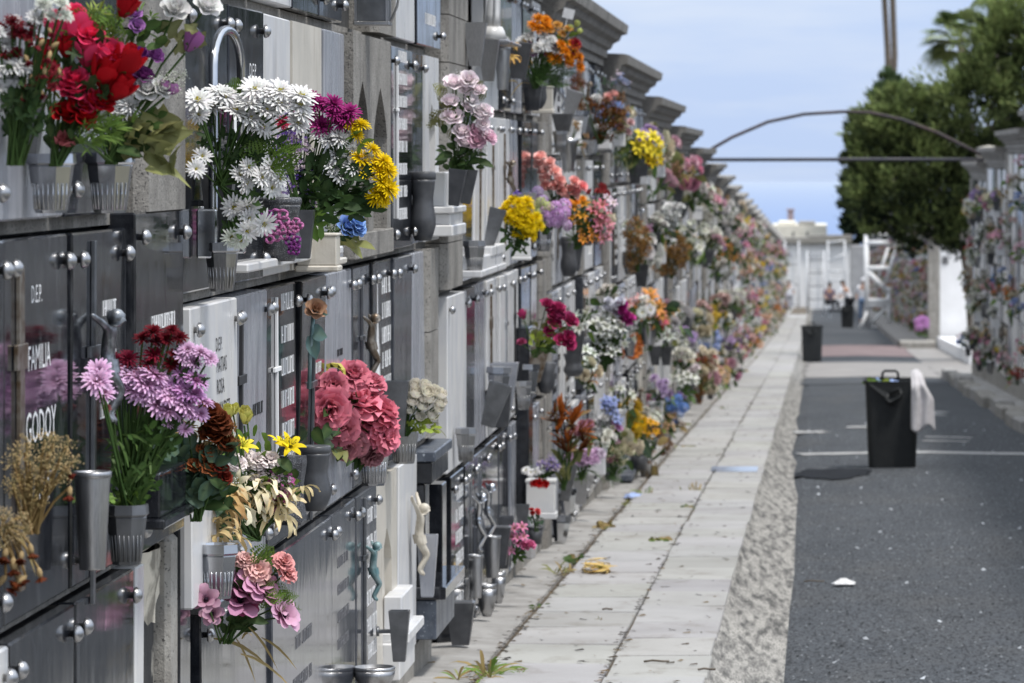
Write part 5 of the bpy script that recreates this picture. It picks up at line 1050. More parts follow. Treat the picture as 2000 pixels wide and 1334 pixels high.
mat('wet_asphalt',(.018,.020,.024),(.028,.031,.036),6,rough=.95,spk=(.06,.06,.065),spks=120,spr=(.6,.72),spec=.05)
b=MB(); c0=P3(1600,940,33.5); n=30; r=random.Random(9); vs=[]
for i in range(n):
    a=2*pi*i/n; q=1+r.gauss(0,.13); x=c0.x+.05+(.25*cos(a)+(.0 if cos(a)<0 else .1*cos(a)))*q; y=33.5+.95*sin(a)*q; vs.append((x,y,gz(y)+RD+.008+.02*max(0,1-abs((x-.9)/1.1))))
vs.append((c0.x,33.5,gz(33.5)+RD+.01)); b.add(vs,[(i,(i+1)%n,n) for i in range(n)]); struct(obj('wet_stain',b,'wet_asphalt'))
b=MB(); b.box((-.55,-.35,0),(.55,.35,.004)); 
mat('wet_sheen',(.30,.36,.48),(.2,.24,.3),5,rough=.12)  # blue-white wet reflection painted into the cover's base colour
b=MB(); b.box((-.17,-.25,0),(.17,.25,.006)); tag(obj('drain_cover',b,'wet_sheen',None,T(-.60,31.5,gz(31.5)+.003)),'shiny metal drain cover set in the pavement','drain cover')
# right kerb stones and the strip behind them
strip('right_path',lambda Y:[(2.05,RD-.03),(2.28,.0),(2.6,.0)],[y for y in YS if y<=70],0,'concrete_strip')
strip('cross_path',lambda Y:[(2.02,RD-.02),(3.2,RD),(9.0,RD)],[68+.5*i for i in range(80)],0,'beige_concrete')
r=random.Random(11)
for i in range(18):
    Y=43+i*1.55; b=MB(); b.box((0,0,-.2),(.20,1.5,.0),0,.02); dz=r.gauss(0,.012)
    tag(obj('kerb_stone',b,'pale_stone' if i%4 else 'concrete_strip',None,T(2.03+r.gauss(0,.02),Y,gz(Y+.75)+.04+dz)@Matrix.Rotation(-.029,4,'X')@Matrix.Rotation(r.gauss(0,.02),4,'Z')),'weathered grey kerb stone in the row below the right wall','kerb stone','kerb stones along the right wall')
# sea
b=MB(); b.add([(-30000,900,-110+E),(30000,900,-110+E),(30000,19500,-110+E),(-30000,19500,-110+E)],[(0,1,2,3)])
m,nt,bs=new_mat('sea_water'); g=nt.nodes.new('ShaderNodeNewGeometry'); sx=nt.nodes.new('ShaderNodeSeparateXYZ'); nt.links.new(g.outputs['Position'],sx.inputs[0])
fc=ramp(nt,sx.outputs['Y'],4500,17500); colr=mixc(nt,fc,(.168,.235,.385),(.28,.33,.415)); nt.links.new(colr,bs.inputs['Base Color']); bs.inputs['Roughness'].default_value=.9; bs.inputs['Specular IOR Level'].default_value=.1  # distance haze painted into the sea colour, paler toward the horizon
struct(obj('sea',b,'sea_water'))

# ------------------------------------------------------------------ litter bins, cloth, rubbish
def bin_thing(label, px, py, Y, wpx, group):
    z=gz(Y)+RD+.012+.008*0; x=(px-VX)*Y/F; root=thing('litter_bin',label,'bin',T(x,Y,z),group)
    w=.19; hh=.765
    def ring(k,zz,n=6):
        out=[]
        for cx,cy,a0 in ((1,1,0),(-1,1,90),(-1,-1,180),(1,-1,270)):
            for i in range(n):
                a=R(a0+90*i/(n-1)); out.append((cx*(k-.045)+.045*cos(a),cy*(k-.045)+.045*sin(a),zz))
        return out
    b=MB(); lev=[(.18,0),(.188,.012),(.196,.2),(.206,.45),(.214,.66),(.218,.70),(.206,.70),(.195,.45),(.17,.06)]
    rings=[ring(k,zz) for k,zz in lev]; n=len(rings[0]); vs=[]
    for j,rg in enumerate(rings):
        for (xx,yy,zz) in rg:
            if j in (4,5,6) and yy<-.12 and -.16<xx<.09: zz-= (.10 if j>4 else .09)*(1-abs((xx+.035)/.125))**.7 if abs(xx+.035)<.125 else 0
            vs.append((xx,yy,zz))
    fs=[(j*n+i,j*n+(i+1)%n,(j+1)*n+(i+1)%n,(j+1)*n+i) for j in range(len(lev)-1) for i in range(n)]+[tuple(range(n))[::-1],tuple((len(lev)-1)*n+i for i in range(n))]
    b.add(vs,fs); obj('body',b,'black_plastic',root)
    b=MB(); rg=[(x_*1.0,y_*1.0,.70) for x_,y_,_ in ring(.222,0)]; 
    rim=[p for p in rg]; pts=[Vector(p) for p in rim if not (p[1]<-.15 and -.2<p[0]<.12)]
    k0=[i for i,p in enumerate(rim) if p[1]<-.15 and p[0]>=.12]; start=k0[0] if k0 else 0
    order=rim[start:]+rim[:start]; 
    b.tube([Vector(p) for p in order if not(p[1]<-.19 and -.2<p[0]<.12)],.011,6); obj('rim',b,'black_plastic',root)
    b=MB(); b.tube([(-.075,.20,.70),(-.072,.21,.745),(-.055,.21,.762),(.035,.21,.762),(.052,.21,.745),(.055,.20,.70)],.012,6); obj('handle',b,'black_plastic',root)
    # torn front lip hanging from the rim with its handle
    b=MB(); N=8
    for i in range(N):
        t0,t1=i/N,(i+1)/N; f=lambda t:(Vector((-.19+.24*t,-.222-.012*sin(pi*t),.69-.13*t)),Vector((-.165+.20*t,-.232-.012*sin(pi*t),.655-.155*t)))
        a,c=f(t0); d,e=f(t1); b.add([a,d,e,c,a+Vector((0,.012,0)),d+Vector((0,.012,0)),e+Vector((0,.012,0)),c+Vector((0,.012,0))],[(0,3,2,1),(4,5,6,7),(0,1,5,4),(2,3,7,6)])
    lip=obj('torn_lip',b,'black_plastic',root); b=MB()
    b.tube([(-.03,-.235,.60),(.055,-.245,.64),(.075,-.25,.605),(.055,-.25,.57),(-.02,-.25,.53),(-.05,-.245,.56),(-.03,-.235,.60)],.016,6); obj('lip_handle',b,'black_plastic',lip)
    return root,x,z
BG='black bins standing in the street'
root,bx,bz=bin_thing('black plastic bin with a white cloth over its edge',1742,917,34.7,100,BG)
bin_thing('black bin standing against the far end of pavement kerb',1586,693,86.5,40,BG)
bin_thing('farthest black bin, in front of the seated worker',1655,652,143,36,BG)
b=MB(); rb=random.Random(4)
for i in range(2): pass
N=10; vs=[]; 
for i in range(N+1):
    for j in range(N+1):
        u,v=i/N-.5,j/N-.5; vs.append((u*.20+rb.gauss(0,.006),v*.2+rb.gauss(0,.006),.05*sin(5*u+1)*cos(6*v)+rb.gauss(0,.008)))
b.add(vs,[(i*(N+1)+j,i*(N+1)+j+1,(i+1)*(N+1)+j+1,(i+1)*(N+1)+j) for i in range(N) for j in range(N)],0,(1,1,1),True)
tag(obj('plastic_bag',b,'blue_plastic',None,T(bx-.02,34.62,bz+.66)),'crumpled blue plastic bag inside the open bin','plastic bag')
b=MB()
for i in range(16): leaf(b,Vector((rb.gauss(0,.04),rb.gauss(0,.05),rb.uniform(0,.04))),Vector((rb.gauss(0,1),rb.gauss(0,1),.6)),Vector((0,-1,.5)),.09,.035,LEAFC['yl'] if i%2 else LEAFC['lt'])
tag(obj('cut_leaves',b,'leaf',None,T(bx-.10,34.62,bz+.655)),'pale green cut leaves thrown in the bin','leaves')
# draped cloth
b=MB(); N,Mm=20,12; vs=[]
for i in range(N+1):
    t=i/N
    for j in range(Mm+1):
        v=j/Mm; wd=.06+.11*min(1,t*2.2); fold=.016*sin(v*13+t*3)*min(1,t*3)
        drop=t*(.43-.10*(v<.28)*(1-v/.28)*0+.03*sin(v*7))-.02*sin(pi*min(1,t*5))*2.2
        x=-.035+.02*t+ v*wd - .02*t*(1-v); y=.05-.25*min(1,t*4.5)+fold-.03*t
        vs.append((x,y,.035-drop+.02*sin(v*3.1)*(1-t)))
b.add(vs,[(i*(Mm+1)+j,i*(Mm+1)+j+1,(i+1)*(Mm+1)+j+1,(i+1)*(Mm+1)+j) for i in range(N) for j in range(Mm)],0,(1,1,1),True)
o=obj('cloth',b,'cotton',None,T(bx+.185,34.62,bz+.72)); sd=o.modifiers.new('t','SOLIDIFY'); sd.thickness=.007; tag(o,'white cloth hanging over the right rim of the near bin','cloth')
def scrap(label,px,py,w,d,hh,m,dz,seed,name='paper_scrap',cat='litter'):
    # lies on the pavement (dz 0) or road (dz RD): find the distance where the ray meets the ground
    Y=14.0
    while E+(VY-py)*Y/F > gz(Y)+dz and Y<200: Y+=.05
    r=random.Random(seed); b=MB(); N=7; vs=[]
    for i in range(N+1):
        for j in range(N+1):
            u,v=i/N-.5,j/N-.5; f=max(0,1-4*(u*u+v*v)); vs.append((u*w*(1+r.gauss(0,.08)),v*d*(1+r.gauss(0,.08)),f*hh*r.uniform(.3,1.2)+.004))
    b.add(vs,[(i*(N+1)+j,i*(N+1)+j+1,(i+1)*(N+1)+j+1,(i+1)*(N+1)+j) for i in range(N) for j in range(N)])
    x=(px-VX)*Y/F; tag(obj(name,b,m,None,T(x,Y,gz(Y)+dz+.016*(dz<0))),label,cat); return x,Y
scrap('crumpled white paper lying on the asphalt',1650,1148,.10,.12,.03,'paper',RD,1)
scrap('crumpled pale blue plastic wrap on pavement near wall',1236,970,.10,.3,.02,'blue_plastic',0,2,'plastic_wrap')
scrap('white paper litter by the right kerb',1905,772,.22,.8,.03,'paper',RD,3)
# dried bloom on the pavement, twigs, weeds
x,Y=(1172-VX)*20.4/F,20.4; b=MB(); r=random.Random(8); b.merge(bloom_mb('wilt',h('#cfae6c'),1),T(.02,0,.04)@Matrix.Scale(.14,4)@Matrix.Rotation(1.4,4,'Y')); b.merge(bloom_mb('wilt',h('#d8bd84'),2),T(-.05,.05,.03)@Matrix.Scale(.13,4)@Matrix.Rotation(-1.3,4,'Y')); b.merge(bloom_mb('lily',h('#c9a565'),2),T(0,.0,.03)@Matrix.Scale(.12,4))
tag(obj('fallen_flower',b,'petal',None,T(x,Y,gz(Y)+.002)@Matrix.Diagonal((1.3,2.2,.45,1))),'dried yellow lily fallen on the pavement','fallen flower')
for i,(px,py,L,lab) in enumerate(((1282,1296,.045,'short brown twig on the near pavement slab'),(1590,1138,.05,'thin pale twig on asphalt near the kerb'),(1380,1312,.03,'brown leaf curl near the frame bottom'),(1186,1193,.02,'small dark twig bit on the inner pavement course'))):
    dz=RD+.014 if px>1540 else 0; Y=13.
    while E+(VY-py)*Y/F > gz(Y)+dz: Y+=.02
    b=MB(); b.tube([(-L,0,.006),(-L*.3,.01,.009),(L*.4,-.005,.008),(L,.01,.006)],.004,5); tag(obj('twig',b,'bark',None,T((px-VX)*Y/F,Y,gz(Y)+dz)),lab,'twig')
def weed(label,px,py,kind,n,L,colk,sp,seed):
    Y=12.5
    while E+(VY-py)*Y/F > gz(Y)-.01: Y+=.03
    r=random.Random(seed); b=MB(); x=(px-VX)*Y/F
    for i in range(n):
        p=Vector((r.gauss(0,sp*.35),r.uniform(-1,1)*sp*1.6,0)); d=Vector((r.gauss(0,.5),r.gauss(-.1,.5),r.uniform(.25,1.2) if kind=='grass' else r.uniform(.1,.5)))
        leaf_any(b,kind,p,d,Vector((r.gauss(0,.4),-.6,.8)),L*r.uniform(.5,1.2),LEAFC[r.choice((colk,colk,'ol','dry'))],r)
    tag(obj('weed',b,'leaf',None,T(x,Y,gz(Y)-.012)),label,'weed','weeds in the pavement joints')
weed('tall grass tuft at the frame bottom by the soil gap',955,1325,'grass',30,.17,'lt',.05,1)
weed('single thin weed stalk nearest the wall at frame bottom',893,1328,'grass',7,.12,'lt',.012,2)
weed('small grass sprig on the slab right of the tuft',1012,1318,'grass',6,.05,'lt',.02,3)
weed('green weed patch in the gap at the dried lily height',1062,1186,'broad',26,.035,'md',.05,4)
weed('low weed line across the inner course',1148,1148,'broad',18,.02,'md',.05,5)
weed('weed patch beside the plastic wrap',1228,985,'broad',34,.04,'ol',.06,6)
weed('yellowed weed clump on the middle joint',1340,993,'broad',34,.045,'md',.06,7)
weed('bushy green weed by the seventh block foot',1448,728,'broad',60,.09,'lt',.12,8)
weed('thin weed on the outer course joint',1305,1166,'broad',10,.02,'dk',.03,9)
weed('weed sprig further along the middle joint',1412,800,'broad',30,.05,'md',.08,10)
weed('long weed line in the soil gap far along',1410,760,'broad',40,.05,'lt',.3,11)
weed('dry grass sprig on the inner course',1170,1215,'grass',7,.05,'dry',.02,12)
for i_,(px_,py_,ds_) in enumerate(((1095,1120,'weed tuft in the soil gap, just past the bottom weed patch'),(1120,1095,'low weed in the soil gap before the fallen lily'),(1178,1030,'dry weed in the soil gap beside the fallen lily'),(1260,965,'weed tuft in the soil gap past the plastic wrap'),(1345,875,'weed tuft on the middle joint near the drain cover'),(1330,830,'short weed row in the soil gap before the granite step'),(1352,960,'straw coloured weed by the drain cover'),(1290,1060,'tiny weed on the middle joint level with the bright lily'))):
    weed(ds_,px_,py_,'broad' if i_%3 else 'grass',30 if i_%3 else 16,.065 if i_%3 else .13,('ol','md','dry','lt')[i_%4],.08,40+i_)
b=MB(); r=random.Random(21)
for i in range(1700):
    q=r.random(); x=r.gauss(-1.18,.02) if q<.5 else (r.uniform(-1.4,-.4) if q<.8 else r.gauss(-.745,.01)); y=13+r.random()**1.6*45; s=r.uniform(.003,.010)
    b.merge(MB().add([(-s,-s*2,0),(s,-s*1.4,0),(s*.8,s*2,.001),(-s*.6,s*1.6,s*.6)],[(0,1,2,3)],0,jit(r.choice(((.08,.06,.04),(.18,.13,.07),(.05,.045,.04))),r,.2)),T(x,y,gz(y)+.003)@Matrix.Rotation(r.uniform(0,6),4,'Z'))
tag(obj('plant_debris',b,'leaf'),'brown scraps of petals and dirt scattered over pavement','debris',kind='stuff')
b=MB()
for i in range(5200):
    x=r.uniform(-.13,2.0); y=14.5+r.random()**1.5*34; s=r.uniform(.003,.0065) if i>70 else r.uniform(.006,.011); k=(r.uniform(.09,.2) if r.random()<.75 else r.uniform(.015,.03)) if i>70 else r.uniform(.3,.6)
    b.merge(MB().add([(-s,-s,0),(s,-s*1.2,0),(s*.8,s*1.2,s*1.1),(-s*.7,s*1.6,s*.4)],[(0,1,2,3)],0,(k*.95,k,k*1.06)),T(x,y,gz(y)+RD+.02*max(0,1-abs((x-.9)/1.1))+.002)@Matrix.Rotation(r.gauss(0,.5),4,'Z'))
tag(obj('pale_grit',b,'leaf'),'loose grey grit and pale specks strewn on the asphalt','grit',kind='stuff')

# ------------------------------------------------------------------ iron arch across the street
Ya=57.; root=thing('iron_arch','thin rusty iron arch with straight tie bar across street','arch',T(.4,Ya,E))
b=MB(); A=P3(1378,312,Ya); Bp=P3(1922,312,Ya); o=Vector((.4,Ya,E)); b.tube([A-o,A.lerp(Bp,.5)-o+Vector((0,0,.004)),Bp-o],.024,8); obj('tie_bar',b,'iron_beam',root)
ap=[(1388,292),(1430,268),(1500,238),(1570,223),(1650,218),(1700,220),(1760,233),(1830,259),(1880,284),(1915,302)]
b=MB(); b.tube([P3(x,y,Ya)-o for x,y in ap],.022,8); obj('arched_bar',b,'rusty_iron',root)
b=MB(); b.lathe([(.0,0),(.10,.01),(.17,.06),(.19,.14),(.13,.22),(.0,.25)],9); o=obj('rock',b,'rock',None,T((1932-VX)*62/F,62.2,rt3(RY[0])+1.585)@Matrix.Diagonal((1.1,1,.9,1))); tag(o,'pale rounded boulder on top of the right wall cornice','rock')

# ------------------------------------------------------------------ far buildings and walls
def world_boxes(name,label,cat,parts,group=None):
    o0=Vector(parts[0][1]); root=thing(name,label,cat,Matrix.Translation(o0),group)
    for nm,lo,hi,m in parts:
        b=MB(); lo_=Vector(lo)-o0; hi_=Vector(hi)-o0; b.box(tuple(lo_),tuple(hi_),0,.01); obj(nm,b,m,root)
    return root
def pb(nm,px0,px1,py0,py1,Y,dep,m): 
    a=P3(px0,py1,Y); c=P3(px1,py0,Y); return (nm,(a.x,Y,a.z),(c.x,Y+dep,c.z),m)
Yf=238.; mat('pale_plaster',(.42,.42,.43),(.34,.34,.35),2,rough=.9)
world_boxes('white_end_wall','long whitewashed niche wall closing the street','wall',[pb('wall',1512,1745,476,640,Yf,2,'whitewash') if 0 else pb('wall',1512,1660,476,640,Yf,2,'whitewash'),pb('side_wall',1660.5,1694,480,640,Yf+.1,2,'pale_plaster'),pb('eave',1508,1664,464,475,Yf-.3,2.6,'pale_stone'),pb('roof_edge',1580,1664,460,463.8,Yf-.2,2.4,'basalt_stone'),pb('door',1577,1580,492,600,Yf-.06,.05,'grey_paint'),pb('pilaster',1551,1555,476,612,Yf-.1,.08,'whitewash'),pb('pilaster',1600,1604,476,612,Yf-.1,.08,'whitewash')])
world_boxes('white_house','low cream building rising behind the end wall','building',[pb('wall',1505,1615,440,480,Yf+14,8,'cream_wash'),pb('parapet',1520,1553,434,439.8,Yf+14.2,7,'cream_wash'),pb('window',1548,1551,452,463,Yf+13.95,.1,'plaque_grey'),pb('window',1575,1578,452,463,Yf+13.95,.1,'plaque_grey'),pb('roof_ledge',1560,1592,434,439.8,Yf+14.3,6,'pale_stone'),pb('side_wing',1616,1640,462,480,Yf+14.6,6,'cream_wash')])
mat('haze_brick',(.55,.42,.42),(.5,.4,.42),2,rough=1)
world_boxes('chimney','hazy pink brick chimney above the cream building','chimney',[pb('stack',1538,1550,411,440,Yf+30,1.2,'haze_brick'),pb('cap',1536,1552,408,410.9,Yf+29.9,1.4,'haze_brick')])
Yw=107.
world_boxes('white_block_end','whitewashed end of the second right niche block','wall',[pb('wall',1835,1990,440,690,Yw,6.0,'whitewash'),pb('pilaster',1813,1834.6,440,668,Yw-.05,.6,'pale_stone'),pb('plaque',1840,1852,501,516,Yw-.03,.029,'plaque_grey'),pb('cornice',1808,1990,428,439.8,Yw-.2,6.2,'basalt_stone')])
b=MB(); vs=[]
for Y in (84,90,96,102,106.8):
    x=(1829-VX)*107/F; vs+=[(x,Y,gz(Y)-.3),(x,Y,gz(Y)+.12),(x+.9,Y,gz(Y)+.12),(x+.9,Y,gz(Y)-.3)]
b.add(vs,[(i*4+k,i*4+(k+1)%4,i*4+4+(k+1)%4,i*4+4+k) for i in range(4) for k in range(4)]+[(0,1,2,3),(19,18,17,16)]); tag(obj('white_kerb',b,'whitewash'),'white painted low kerb before the whitewashed wall','kerb')
# flank of the second right block with its slabs and flowers
b=MB(); fl=MB(); r=random.Random(55); xw=(1815-VX)*Yw/F
b2=MB(); b2.box((0,0,-3),(1.2,128,4.2)); root=thing('niche_block','distant right niche block beyond the cross path','niche wall',T(xw+.1,Yw+.4,gz(Yw+70)+.2),'stepped blocks of burial niches'); obj('wall',b2,'dark_plaster',root)
for i in range(168):
    Y=Yw+.5+i*.75
    for rw in range(4):
        z=gz(Y)+.15+rw*.7; b.box((xw+.02,Y,z),(xw+.099,Y+.7,z+.66),r.choices(range(5),(.34,.3,.2,.12,.04))[0])
        for q in range(3):
            if r.random()<.62:
                pi_=r.choices(range(len(PAL)),PW)[0]; me,mb,nm=lib(pi_,r.randrange(2),True); s=r.uniform(.09,.16); fl.merge(mb,T(xw-.03,Y+r.uniform(0,.7),z+r.uniform(-.1,.45))@Matrix.Rotation(-.4,4,'Y')@Matrix.Rotation(r.uniform(0,6),4,'Z')@Matrix.Scale(s,4))
tag(obj('distant_niche_slabs',b,FARM),'mass of pale slabs on the niche wall beyond the white block end','memorial slabs',kind='stuff')
FM.merge(fl)
tag(obj('distant_flowers',FM,['petal','leaf']),'mass of small faded bouquets crowding the distant niche walls','flowers',kind='stuff')
b=MB(); b.box((2.02,104.6,gz(104.6)-.5),(xw+.1,105.9,gz(105)+.03),0,.02); tag(obj('step',b,'pale_stone'),'pale stone step at the start of the path beside the white block end','step')
strip('far_path',lambda Y:[(2.0,RD-.05),(2.02,.02),(xw+.2,.03)],[y for y in YS if 105<y<232],0,'beige_concrete')
bouquet('round mauve hydrangea at the foot beside stone pilaster',(1800,655),[(1800,633,10,10,5,'hyd',h('#c48ac4'),20)],[(1800,648,10,10,6,'broad','md',14)],Y=105.5,stems=False)

# ladders and the rolling scaffold
def ladder(label,px0,px1,py0,py1,Y,n=9):
    a=P3(px0,py1,Y); c=P3(px1,py0,Y); z0=gz(Y)+RD; root=thing('ladder',label,'ladder',T(a.x,Y,z0)); H=c.z-z0; w=c.x-a.x; lean=.5
    for x in (0,w):
        b=MB(); b.tube([(x,0,0),(x,lean,H)],.045,6); obj('rail',b,'white_metal',root)
    for i in range(n):
        t=(i+.6)/n; b=MB(); b.tube([(0,lean*t,H*t),(w,lean*t,H*t)],.022,5); obj('rung',b,'white_metal' if i%2 else 'dull_steel',root)
    return root
ladder('white rolling ladder standing against the end wall',1533,1560,470,612,226,7)
ladder('narrow grey runged ladder behind the second bin',1577,1609,490,622,190,10)
Yc=144.; 
def bars(name,label,cat,segs,Y,r_,m='white_metal'):
    o=P3(segs[0][0][0],segs[0][0][1],Y); root=thing(name,label,cat,Matrix.Translation(o))
    for nm,p,q,*d in [(s[2] if len(s)>2 else 'bar',s[0],s[1],*(s[3:])) for s in segs]:
        dy=d[0] if d else 0; rr2=d[1] if len(d)>1 else r_
        b=MB(); b.tube([P3(*p,Y)-o+Vector((0,dy,0)),P3(*q,Y)-o+Vector((0,dy if not(len(d)>2) else d[2],0))],rr2,6); obj(nm,b,m,root)
    return root
bars('rolling_scaffold','white rolling platform ladder in front of the far niches','scaffold',[((1694,650),(1692,458),'post'),((1737,650),(1735,560),'post'),((1692,460),(1735,460),'guard_rail'),((1692,474),(1735,474),'guard_rail'),((1694,524),(1738,524),'rail'),((1694,588),(1738,588),'platform',0,.11),((1694,530),(1736,572),'brace',0,.10),((1737,594),(1694,640),'brace',0,.06),((1716,545),(1735,485),'stair_rail',.4,.06),((1730,548),(1750,485),'stair_rail',-.4,.06),((1694,608),(1672,655),'leg',-.5,.06),((1694,596),(1738,596),'rail'),((1694,640),(1738,640),'rail',.8,.04),((1758,650),(1757,480),'post',.8,.06),((1738,480),(1757,480),'rail',.8,.05)],Yc,.095,'whitewash')
bars('metal_gate','light metal gate frame behind the farthest bin','gate',[((1618,630),(1617,470),'post'),((1650,612),(1650,470),'post'),((1617,474),(1650,470),'rail'),((1618,512),(1650,495),'brace'),((1617,530),(1650,530),'rail'),((1618,605),(1652,580),'brace',0,.09),((1617,548),(1650,548),'rail')],185.,.045)
# second platform (table) near the workers
world_boxes('work_table','low dark work platform beside the workers','table',[pb('top',1618,1668,604,610,180,1.2,'dark_metal'),pb('leg',1620,1623,610.2,628,180.1,.1,'white_metal'),pb('leg',1660,1663,610.2,628,180.1,.1,'white_metal')])

# ------------------------------------------------------------------ people
def person(label,px,Y,pose,top,bottom,scarf=None,H=1.7,face=-1,onz=None):
    z=onz if onz is not None else gz(Y)+RD; x=(px-VX)*Y/F
    root=thing('person',label,'person',T(x,Y,z)@Matrix.Rotation(0 if face<0 else pi,4,'Z')@Matrix.Scale(H,4))
    if pose=='stand': J={'pelvis':(0,0,.52),'waist':(0,0,.61),'chest':(0,.0,.74),'neck':(0,0,.845),'head':(0,-.008,.915),'crown':(0,0,.965),'shl':(-.105,0,.80),'ell':(-.155,.01,.64),'hal':(-.14,-.05,.50),'shr':(.105,0,.80),'elr':(.155,.01,.64),'har':(.15,-.05,.50),'hl':(-.055,0,.50),'kl':(-.06,-.01,.27),'al':(-.062,.01,.04),'tl':(-.065,-.07,.02),'hr':(.055,0,.50),'kr':(.065,-.01,.27),'ar':(.068,.01,.04),'tr':(.07,-.07,.02)}
    elif pose=='bend': J={'pelvis':(.03,0,.50),'waist':(-.01,0,.59),'chest':(-.07,-.02,.71),'neck':(-.11,-.03,.81),'head':(-.14,-.04,.875),'crown':(-.15,-.03,.925),'shl':(-.17,-.06,.755),'ell':(-.21,-.11,.61),'hal':(-.27,-.14,.50),'shr':(-.02,.06,.77),'elr':(-.10,-.05,.62),'har':(-.20,-.12,.50),'hl':(-.01,-.03,.49),'kl':(-.06,-.03,.27),'al':(-.03,.0,.04),'tl':(-.09,-.02,.02),'hr':(.06,.03,.49),'kr':(.06,.02,.27),'ar':(.11,.03,.04),'tr':(.05,.03,.02)}
    else: J={'pelvis':(0,0,.28),'waist':(0,0,.37),'chest':(0,-.02,.50),'neck':(0,-.03,.605),'head':(.01,-.04,.675),'crown':(.01,-.03,.725),'shl':(-.10,-.02,.56),'ell':(-.13,-.05,.42),'hal':(-.04,-.17,.34),'shr':(.10,-.02,.56),'elr':(.14,-.05,.42),'har':(.10,-.18,.34),'hl':(-.05,-.02,.27),'kl':(.08,-.2,.28),'al':(.10,-.2,.04),'tl':(.15,-.24,.02),'hr':(.06,-.0,.27),'kr':(.22,-.14,.28),'ar':(.22,-.14,.04),'tr':(.28,-.17,.02)}
    RAD={'pelvis':(.075,.06),'waist':(.068,.052),'chest':(.085,.06),'neck':.03,'head':.052,'crown':.042,'shl':.036,'ell':.027,'hal':.018,'shr':.036,'elr':.027,'har':.018,'hl':.055,'kl':.038,'al':.024,'tl':.02,'hr':.055,'kr':.038,'ar':.024,'tr':.02}
    BN=[('pelvis','waist'),('waist','chest'),('chest','neck'),('neck','head'),('head','crown'),('chest','shl'),('shl','ell'),('ell','hal'),('chest','shr'),('shr','elr'),('elr','har'),('pelvis','hl'),('hl','kl'),('kl','al'),('al','tl'),('pelvis','hr'),('hr','kr'),('kr','ar'),('ar','tr')]
    ob('body',skin_mesh('body',{k:(J[k],RAD[k]) for k in J},BN,'pelvis','skin',1),root)
    def cloth(nm,keys,bones,rt,m,grow):
        jj={k:(J[k],tuple(q*grow for q in (RAD[k] if isinstance(RAD[k],tuple) else (RAD[k],)*2))) for k in keys}; ob(nm,skin_mesh(nm,jj,bones,rt,m,1),root)
    cloth('shirt',['pelvis','waist','chest','shl','ell','shr','elr'],[('pelvis','waist'),('waist','chest'),('chest','shl'),('shl','ell'),('chest','shr'),('shr','elr')],'waist',top,1.32)
    cloth('trousers',['pelvis','hl','kl','al','hr','kr','ar'],[('pelvis','hl'),('hl','kl'),('kl','al'),('pelvis','hr'),('hr','kr'),('kr','ar')],'pelvis',bottom,1.28)
    hp=Vector(J['head']).lerp(Vector(J['crown']),.45); b=MB(); ball(b,tuple(hp+Vector((0,.012,.012))),.060 if scarf else .055,(1,1,1),12,8,flat=1.1); obj('headscarf' if scarf else 'hair',b,scarf or 'hair',root)
    if scarf:
        pass
    b=MB(); ball(b,tuple(Vector(J['head'])+Vector((0,-.058,-.004))),.012,(1,1,1),6,4); obj('nose',b,'skin',root)
    return root
person('person in pale shirt and grey trousers by the end wall',1541,229,'stand','white_cloth','grey_cloth',H=1.62)
person('seated person in mauve top and dark trousers',1620,181,'sit','mauve_cloth','dark_cloth',H=1.65,onz=gz(181)+.12)
person('person in white shirt bending behind the far bin',1657,172,'bend','white_cloth','dark_cloth',H=1.65)
person('person with white headscarf beside the platform ladder',1686,163,'stand','white_cloth','blue_cloth','white_cloth',H=1.66)

